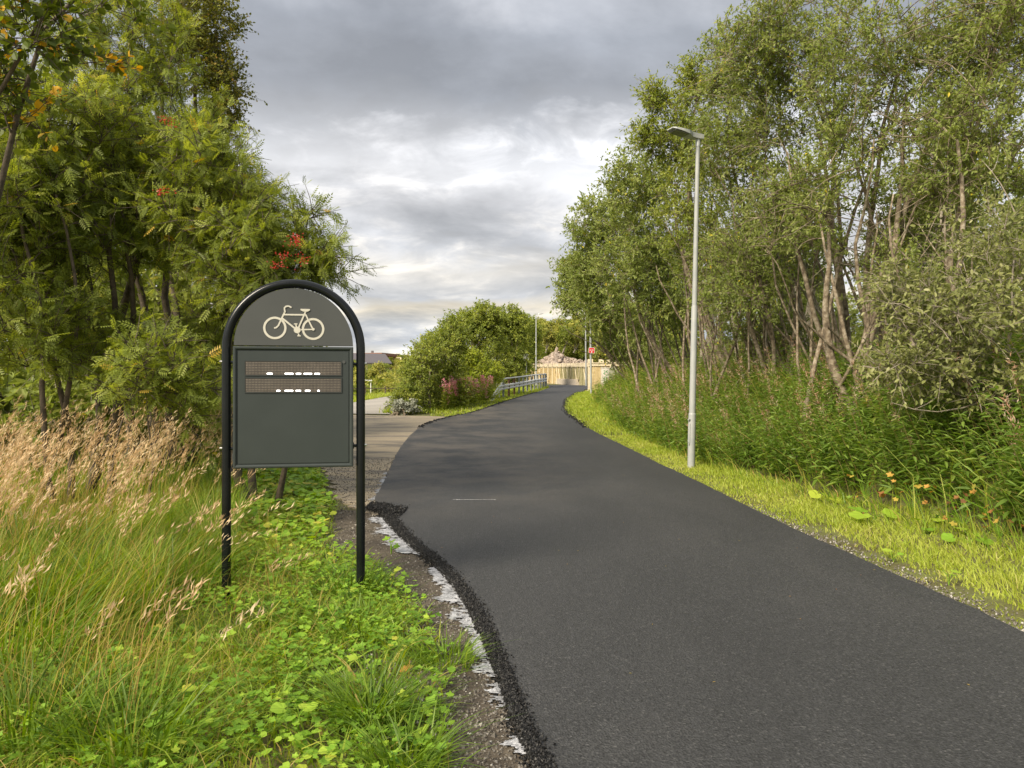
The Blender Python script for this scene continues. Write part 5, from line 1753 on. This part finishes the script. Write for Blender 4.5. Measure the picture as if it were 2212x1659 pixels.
# rank green blades among the reed grass and up to the thicket
mb = MB()
x, y = scatter(36000, -7.5, -1.2, 4.4, 10.5, lambda x, y: (x < -.37 * y + .1 - .45 * sstep(6.2, 5.2, y)))
n = len(x); lf_ = vnoise(x, y, 1.3, 61)
h_ = (.20 + .40 * lf_) * rng.uniform(.5, 1.3, n)
sw = vnoise(x, y, 1.2, 62) * 9
blades(mb, np.stack([x, y, H(x, y)], 1), h_, rng.uniform(.005, .010, n), np.stack([np.cos(sw), np.sin(sw)], 1), rng.uniform(.2, 1.2, n), np.clip(rng.normal(.42, .22, n), 0, 1))
mb.build('grass', M['grass'], kind='stuff', label='rank green grass between the tan seed heads and the thicket')

# ground behind the sign: short grass and leafy low weeds
mb = MB()
x, y = scatter(24000, -6.5, -1.5, 6.6, 13.5, lambda x, y: (x < np.interp(y, [6.6, 8.4, 9.5, 10.6, 12.5, 14], [-1.55, -1.95, -2.15, -2.6, -3.1, -3.6])))
n = len(x)
blades(mb, np.stack([x, y, H(x, y)], 1), rng.uniform(.04, .15, n) * (.6 + .8 * vnoise(x, y, 2, 71)), rng.uniform(.005, .010, n), lean_dirs(n, 0, 9), rng.uniform(.3, 1.3, n), np.clip(rng.normal(.50, .17, n), 0, 1))
mb.build('grass', M['grass'], kind='stuff', label='short grass on the strip between sign and old path')

# low leafy weeds (mass)
def weed_mass(xs_, ys_, nleaf, size, rbase, tmpl=ROUND_LEAF, hmax=.10, mb=None):
    n = len(xs_)
    X = np.repeat(xs_, nleaf) + rng.normal(0, .045, n * nleaf); Y = np.repeat(ys_, nleaf) + rng.normal(0, .045, n * nleaf)
    Z = H(X, Y) + rng.uniform(.02, hmax, n * nleaf)
    m_ = n * nleaf
    a = rng.uniform(0, 2 * pi, m_)
    yd = np.stack([np.cos(a), np.sin(a), rng.uniform(-.2, .35, m_)], 1)
    zd = np.stack([rng.normal(0, .25, m_), rng.normal(-.15, .25, m_), np.ones(m_)], 1)
    s_ = size * rng.uniform(.5, 1.3, m_)
    place(mb, tmpl[0], tmpl[1], np.stack([X, Y, Z], 1), yd, zd, s_, np.clip(np.repeat(rng.normal(rbase, .2, n), nleaf) + rng.normal(0, .08, m_), 0, 1))
mb = MB()
x, y = scatter(2300, -3.4, -.1, 2.4, 6.8, lambda x, y: (x < xl(y) - left_margin(y)) & (vnoise(x, y, 1.8, 81) > .36))
weed_mass(x, y, 5, .034, .42, LOBED_LEAF, .12, mb)
x, y = scatter(420, -2.4, -.25, 2.4, 6.4, lambda x, y: (x < xl(y) - left_margin(y)) & (vnoise(x, y, 2.4, 82) > .5))
weed_mass(x, y, 4, .045, .45, ROUND_LEAF, .10, mb)
x, y = scatter(1700, -5.5, -1.5, 6.8, 13, lambda x, y: (x < np.interp(y, [6.6, 8.4, 9.5, 10.6, 12.5, 14], [-1.65, -2.05, -2.2, -2.6, -3.1, -3.6])))
weed_mass(x, y, 5, .075, .6, ROUND_LEAF, .12, mb)
mb.build('weeds', M['weed'], kind='stuff', label='low leafy weeds mixed into the grass by the sign')

# single broad leaved plants
def coltsfoot(x, y, nleaf, size, label, mat_='weed', tmpl=ROUND_LEAF, h=.12, r=None, name='coltsfoot_plant', cat='plant', group=None, rb=.6, droop=0.0):
    g = float(H(x, y))
    t_ = thing(name, label, cat, (x, y, g), 0, group)
    ms_ = MB()
    for k in range(nleaf):
        a = 2 * pi * k / nleaf + rng.uniform(-.5, .5); rd = (r or size * .7) * rng.uniform(.4, 1.3)
        pz = h * (rng.uniform(.5, 1.2) if not droop else rng.uniform(.15, 1.25))
        tip = np.array([rd * cos(a), rd * sin(a), pz])
        ms_.tube([(0, 0, 0), tip * [.4, .4, .75], tip], [.003, .0025, .002], 4, cap=False)
        mb = MB()
        s_ = np.array([size * rng.uniform(.7, 1.2)])
        place(mb, tmpl[0], tmpl[1], tip[None], np.array([[cos(a), sin(a), rng.uniform(-.3, .2) - droop]]), np.array([[rng.normal(0, .2 + droop), rng.normal(-.2, .2 + droop), 1]]), s_, np.array([np.clip(rng.normal(rb, .18 + droop * .3), 0, 1)]))
        mb.build('leaf', M[mat_], t_)
    ms_.build('stalk', M['weed'], t_)
    return t_


for (u_, v_, nl, s_, lab) in [
    (650, 1240, 5, .11, 'round leaved plant in the grass between the two sign posts'),
    (690, 1190, 4, .10, 'round leaved plant on the bare soil left of the right sign post'),
    (845, 1200, 4, .06, 'small round leaved weed at the edge of the white residue'),
    (745, 1310, 5, .07, 'bright green leafy plant at the foot of the right sign post'),
    (380, 1250, 4, .07, 'pale round leaved plant left of the left sign post'),
    (720, 1500, 4, .07, 'pale leafy plant in the foreground grass below the tussock'),
    (790, 1465, 3, .06, 'small pale leafed plant beside the foreground gravel patch'),
    (360, 1550, 4, .08, 'lobed leaf plant beside the long grass tuft bottom left'),
    (640, 1600, 5, .07, 'light green rosette near the bottom edge'),
    (470, 1420, 4, .06, 'small leafy plant in mid meadow'),
    (900, 1560, 5, .06, 'clover like plant at the bottom right end of the meadow'),
]:
    p = G(u_, v_)
    coltsfoot(p[0], p[1], nl, s_, lab, tmpl=ROUND_LEAF if s_ > .065 else LOBED_LEAF)
for (u_, v_, nl, s_, lab) in [
    (1880, 1130, 3, .20, 'broad bright coltsfoot leaves left most on the right verge'),
    (2000, 1150, 3, .15, 'single broad coltsfoot plant in the middle of the right verge'),
    (2095, 1175, 4, .18, 'broad coltsfoot plant at the right end of the verge'),
    (1790, 1085, 4, .20, 'coltsfoot plant between the lamp and the orange leaved plants'),
    (2050, 1265, 3, .08, 'small leafy weed on the right asphalt edge'),
    (1930, 1215, 3, .08, 'low weed at the gravel strip of the right verge'),
]:
    p = G(u_, v_)
    coltsfoot(p[0], p[1], nl, s_, lab, h=.10)
for (u_, v_, nl, s_, lab) in [
    (1870, 1082, 9, .12, 'orange leaved cranesbill nearest the lamp on the right bank'),
    (1975, 1110, 10, .13, 'big orange leaved cranesbill in front of the fireweed'),
    (2080, 1140, 8, .12, 'yellow orange cranesbill between dark stems'),
    (2160, 1165, 8, .12, 'orange cranesbill at the right frame edge'),
    (2125, 1120, 7, .11, 'yellow leaved cranesbill under the drooping fireweed'),
    (1610, 985, 8, .10, 'rusty orange plant behind the lamp'),
    (325, 1190, 6, .09, 'small orange leaved plant in the tan grass left of the sign'),
]:
    p = G(u_, v_)
    coltsfoot(p[0], p[1], nl * (2 if u_ > 1000 else 1), s_ * .5, lab, 'autumn', LOBED_LEAF, h=.36 if u_ > 1000 else .22, r=.26 if u_ > 1000 else .1, name='cranesbill_plant', rb=.45, droop=.55)
# fallen leaves
for (u_, v_, lab) in [(570, 1545, 'curled orange fallen leaf in the foreground grass'), (862, 1460, 'orange brown fallen leaf on the foreground gravel'), (470, 1130, 'red brown fallen leaf behind the left post')]:
    p = G(u_, v_)
    mb = MB(); place(mb, LEAF8[0], LEAF8[1], np.array([[0, 0, .02]]), np.array([[.8, .5, .25]]), np.array([[-.2, -.5, 1]]), np.array([[.05, .085, .06]]), np.array([.4]))
    o_ = mb.build('fallen_leaf', M['autumn'], label=lab, cat='leaf'); o_.location = tuple(p)

def vw(y): return np.interp(y, [3, 5.5, 8, 11, 14, 18, 24, 28, 45], [1.5, 1.35, 1.2, .95, .75, .75, 1.0, 1.4, 1.2])


# right verge: short yellow-green turf
mb = MB()
x, y = scatter(110000, 1.5, 7.5, 3.6, 20, lambda x, y: (x > xr(y) + .015) & (x < xr(y) + vw(y) + .35), 1.35)
s_ = x - xr(y)
strawy = (s_ < .30 + .2 * vnoise(x, y, 1.5, 90)) & (y < 8.5) & (vnoise(x, y, 1.3, 91) < .62)
kk = (~strawy) | (rng.random(len(x)) < .18)
x, y, s_ = x[kk], y[kk], s_[kk]; n = len(x)
h_ = (.025 + .055 * sstep(0, .6, s_) + .05 * sstep(1.0, 1.8, s_)) * rng.uniform(.6, 1.3, n) * (.6 + .8 * vnoise(x, y, 3, 92))
blades(mb, np.stack([x, y, H(x, y)], 1), h_, rng.uniform(.004, .009, n) * (1 + y / 14), lean_dirs(n, pi, 1.4), rng.uniform(.2, 1.2, n), np.clip(.55 - .25 * sstep(.9, 1.9, s_) + .35 * (vnoise(x, y, 1.7, 93) - .5) + rng.normal(0, .14, n), 0, 1))
x, y = scatter(60000, -3, 9, 20, 50, lambda x, y: (x > xr(y) + .02) & (x < xr(y) + 2.2))
n = len(x)
blades(mb, np.stack([x, y, H(x, y)], 1), rng.uniform(.07, .17, n), rng.uniform(.02, .035, n), lean_dirs(n, pi, 1.4), rng.uniform(.2, 1.1, n), np.clip(.45 + .3 * (vnoise(x, y, 1, 94) - .5) + rng.normal(0, .14, n), 0, 1))
mb.build('grass', M['verge'], kind='stuff', label='short yellow green turf of the right verge')

# left far verge by the guardrail and junction
mb = MB()
x, y = scatter(36000, -9, 3, 26.8, 62, lambda x, y: (x < xl(y) - .05) & (x > xl(y) - 3.4) & ((y > 28.3) | (x > -2.9)))
n = len(x); s_ = xl(y) - x
blades(mb, np.stack([x, y, H(x, y)], 1), (.09 + .16 * sstep(.5, 2, s_)) * rng.uniform(.6, 1.4, n), rng.uniform(.03, .05, n), lean_dirs(n, 0, 9), rng.uniform(.2, 1.0, n), np.clip(rng.normal(.42, .2, n), 0, 1))
x, y = scatter(22000, -22, -5, 29, 60, lambda x, y: (x < np.interp(y, [29, 33, 38, 44, 52, 60], [-13.4, -11, -9.6, -8.8, -8.2, -6.2]) - .1) & (x > np.interp(y, [29, 60], [-22, -14.])))
n = len(x)
blades(mb, np.stack([x, y, H(x, y)], 1), rng.uniform(.12, .35, n), rng.uniform(.03, .05, n), lean_dirs(n, 0, 9), rng.uniform(.2, 1.0, n), np.clip(rng.normal(.45, .2, n), 0, 1))
mb.build('grass', M['verge'], kind='stuff', label='bright grass along the far left verge and lower path')

mb = MB()
x, y = scatter(26000, 2.5, 10, 4.5, 40, lambda x, y: (x > xr(y) + vw(y) - .1) & (x < xr(y) + vw(y) + .9))
n = len(x)
blades(mb, np.stack([x, y, H(x, y)], 1), rng.uniform(.12, .40, n) * (.5 + .9 * vnoise(x, y, 1.1, 97)), rng.uniform(.006, .012, n) * (1 + y / 22), lean_dirs(n, 2.6, 1.2), rng.uniform(.3, 1.2, n), np.clip(rng.normal(.48, .24, n), 0, 1))
mb.build('grass', M['grass'], kind='stuff', label='taller mixed grass where the right verge meets the fireweed')

mb = MB()
x, y = scatter(22000, 2.5, 14, 4.8, 40, lambda x, y: (x > xr(y) + vw(y) + .1) & (x < xr(y) + 4.8) & (vnoise(x, y, .9, 131) > .40))
n = len(x)
blades(mb, np.stack([x, y, H(x, y)], 1), rng.uniform(.5, 1.15, n), rng.uniform(.004, .009, n) * (1 + y / 22), lean_dirs(n, 2.9, .7), rng.uniform(.3, 1.0, n), np.clip(rng.normal(.66, .2, n), 0, 1))
mb.build('grass', M['grass'], kind='stuff', label='pale tall grass blades growing up through the right bank fireweed')

# woodland floor grass on the right bank
mb = MB()
x, y = scatter(34000, 3, 20, 7, 46, lambda x, y: (x > xr(y) + 3.6) & (x < xr(y) + 10))
n = len(x)
blades(mb, np.stack([x, y, H(x, y)], 1), rng.uniform(.2, .65, n) * (.6 + .8 * vnoise(x, y, .7, 96)), rng.uniform(.010, .022, n) * (1 + y / 30), lean_dirs(n, 2.6, .9), rng.uniform(.3, 1.1, n), np.clip(rng.normal(.30, .18, n), 0, .9))
mb.build('grass', M['grass'], kind='stuff', label='long green grass under the right bank willows')

# fireweed
def fireweed(x, y, hmin, hmax, lean, per, ll, mbl, mbs, mbt, top='seed', lw=.15, toph=.25):
    n = len(x)
    h = rng.uniform(hmin, hmax, n)
    z0 = H(x, y)
    lv = np.stack([lean * rng.uniform(.5, 1.3, n) * h, rng.normal(-.08, .12, n) * h, h], 1)
    base_ = np.stack([x, y, z0], 1)
    K = 4
    t = np.linspace(0, 1, K)
    P_ = base_[:, None] + lv[:, None] * np.stack([t ** 1.4, t ** 1.4, t], 1)[None]
    v, f = tubes(P_, np.broadcast_to(np.linspace(.0035, .0018, K), (n, K)), 3)
    mbs.add(v, f, np.repeat(rng.random(n), 3 * (K - 1)))
    m_ = n * per
    tt = np.tile(np.linspace(.18, .97, per), n) + rng.normal(0, .02, m_)
    i = np.repeat(np.arange(n), per)
    c = base_[i] + lv[i] * np.stack([np.clip(tt, 0, 1) ** 1.4, np.clip(tt, 0, 1) ** 1.4, tt], 1)
    a = np.tile(np.arange(per) * 2.4, n) + np.repeat(rng.uniform(0, 6, n), per)
    yd = np.stack([np.cos(a), np.sin(a), rng.uniform(-.35, .55, m_)], 1)
    l_ = ll * (1.15 - .55 * tt) * rng.uniform(.7, 1.2, m_)
    zd = np.stack([rng.normal(0, .2, m_), rng.normal(0, .2, m_), np.ones(m_)], 1)
    place(mbl, LANCE[0], LANCE[1], c, yd, zd, np.stack([l_ * lw * 1.15, l_, l_], 1), np.clip(np.repeat(rng.normal(.42, .18, n), per) + rng.normal(0, .1, m_), 0, 1))
    if mbt is not None:
        sel = rng.random(n) < toph
        idx_ = np.where(sel)[0]; ns_ = 44
        i = np.repeat(idx_, ns_); m2 = len(i)
        tt = rng.uniform(.80, 1.20, m2)
        c = base_[i] + lv[i] * tt[:, None] + rng.normal(0, .014, (m2, 3))
        yd = norm(lv[i]) * .7 + rng.normal(size=(m2, 3)) * .5
        l_ = rng.uniform(.03, .075, m2)
        place(mbt, LEAF4[0], LEAF4[1], c, yd, rng.normal(size=(m2, 3)), np.stack([l_ * .13, l_, l_], 1), rng.random(m2))


ml, ms2, mt = MB(), MB(), MB()
x, y = scatter(3700, 3.5, 13, 5.0, 13, lambda x, y: (x > xr(y) + vw(y) + .1 + .35 * vnoise(x, y, .8, 101)) & (x < xr(y) + 4.6))
fireweed(x, y, .6, 1.15, -.40, 30, .165, ml, ms2, mt, toph=.15, lw=.21)
x, y = scatter(4200, 3, 14, 13, 22, lambda x, y: (x > xr(y) + vw(y)) & (x < xr(y) + 5.2))
fireweed(x, y, .45, 1.1, -.35, 24, .16, ml, ms2, mt, lw=.18, toph=.22)
x, y = scatter(2200, 3, 12, 22, 37, lambda x, y: (x > xr(y) + vw(y) + .1) & (x < xr(y) + 4.5))
fireweed(x, y, .35, .9, -.3, 18, .20, ml, ms2, mt, lw=.2, toph=.12)
ml.build('fireweed', M['fire'], kind='stuff', label='dense leaning green fireweed on the right bank')
ms2.build('fireweed', M['stalk'], kind='stuff', label='thin stalks of the right bank fireweed')
mt.build('fireweed', M['seed'], kind='stuff', label='brown and pale seed heads on the right bank fireweed')
# pink flowering fireweed at the mound
ml, ms2, mt = MB(), MB(), MB()
def mound_px(n):
    u_ = rng.uniform(955, 1085, n); d_ = 29.3 + (u_ - 955) / 130 * 7.6 + rng.uniform(0, 1.6, n)
    return (u_ - 1106) / F * d_ , d_
x, y = mound_px(420)
kk = x < xl(y) - .55
fireweed(x[kk], y[kk], .7, 1.25, .05, 16, .15, ml, ms2, None, lw=.22)
ml.build('fireweed', M['bush'], kind='stuff', label='green stems of the flowering fireweed by the guardrail')
xx_ = x[kk]; yy_ = y[kk]; n = len(xx_)
sel = (rng.random(n) < .24) & (vnoise(xx_, yy_, 1.3, 77) > .30)
xx_, yy_ = xx_[sel], yy_[sel]; n = len(xx_)
m_ = 40
X = np.repeat(xx_, m_); Y = np.repeat(yy_, m_); hb = np.repeat(rng.uniform(.30, 1.05, n), m_); t = rng.random(n * m_)
Pp = np.stack([X + rng.normal(0, .045, n * m_) * (1 - t * .7), Y + rng.normal(0, .05, n * m_), H(X, Y) + hb + t * .38 - .1], 1)
l_ = rng.uniform(.04, .08, n * m_)
place(mt, LEAF4[0], LEAF4[1], Pp, rng.normal(size=(n * m_, 3)) + [0, 0, .8], rng.normal(size=(n * m_, 3)), np.stack([l_ * .6, l_, l_], 1), np.repeat(rng.random(n), m_) * .6 + rng.random(n * m_) * .4)
mt.build('fireweed', M['pink'], kind='stuff', label='pink fireweed flowers in front of the bushes by the guardrail')

# understorey shrubs that close the wood on both sides (shared shape, copied)
protoU = generic_tree(95, 3.0, 3.6, 150, .13, 'willow', 'bark_grey', 'woodland_shrub', lpt=10, tw=.45, low=-.1, label='low shrub in the shade of the wood behind the right bank willows', cat='shrub', group='shrubs in the wood behind the right bank willows')
first = True
for k, (x_, y_) in enumerate([(10.5, 11), (12, 14.5), (10.5, 18), (14, 20), (11.5, 23), (15, 27), (11, 30), (14, 34), (11.5, 37), (17, 17), (8.5, 42), (19, 23),
                              (-9.5, 12.5), (-7.2, 14.5), (-11, 15.5), (-8.2, 18), (-13, 19), (-10, 24), (-16, 24), (-6.6, 12.6), (-14, 13.5), (-17, 20)]):
    o_ = protoU if first else copy_tree(protoU)
    first = False
    o_.location = gnd(x_, y_); s_ = .9 + .15 * (k % 4); o_.scale = (s_ * 1.15, s_ * 1.15, s_); o_.rotation_euler = (0, 0, k * 1.9)
    if x_ < 0: props(o_, 'low shrub in the shade of the wood behind the left rowans', group='shrubs in the wood behind the left rowans')
print('TRIS', sum(len(m_.loops) - 2 * len(m_.polygons) for m_ in bpy.data.meshes) / 1e6, 'M unique')

# small litter on the asphalt and a pale scratch
mb = MB()
n = 46
y = rng.uniform(3.0, 13, n); x = rng.uniform(0, 1, n) * (xr(y) - xl(y)) * .96 + xl(y) + .05
a = rng.uniform(0, 6.28, n)
place(mb, LEAF8[0], LEAF8[1], np.stack([x, y, H(x, y) + .049], 1), np.stack([np.cos(a), np.sin(a), .05 + 0 * a], 1), np.stack([0 * a, 0 * a + .1, 1 + 0 * a], 1), np.stack([rng.uniform(.006, .012, n), rng.uniform(.010, .024, n), .01 + 0 * a], 1), rng.choice([.25, .5, .6, .68], n))
mb.build('leaf_litter', M['autumn'], kind='stuff', label='few tiny dry leaves lying on the new asphalt')
mb = MB()
for k in range(16):
    x0 = -.74 + k * .034
    mb.box((x0 + .012, 9.66 + .004 * (k % 3), float(H(x0, 9.6)) + .0485), (.026, .010 + .006 * (k % 2), .003))
mb.build('scratch_mark', M['white_line'], kind='structure')
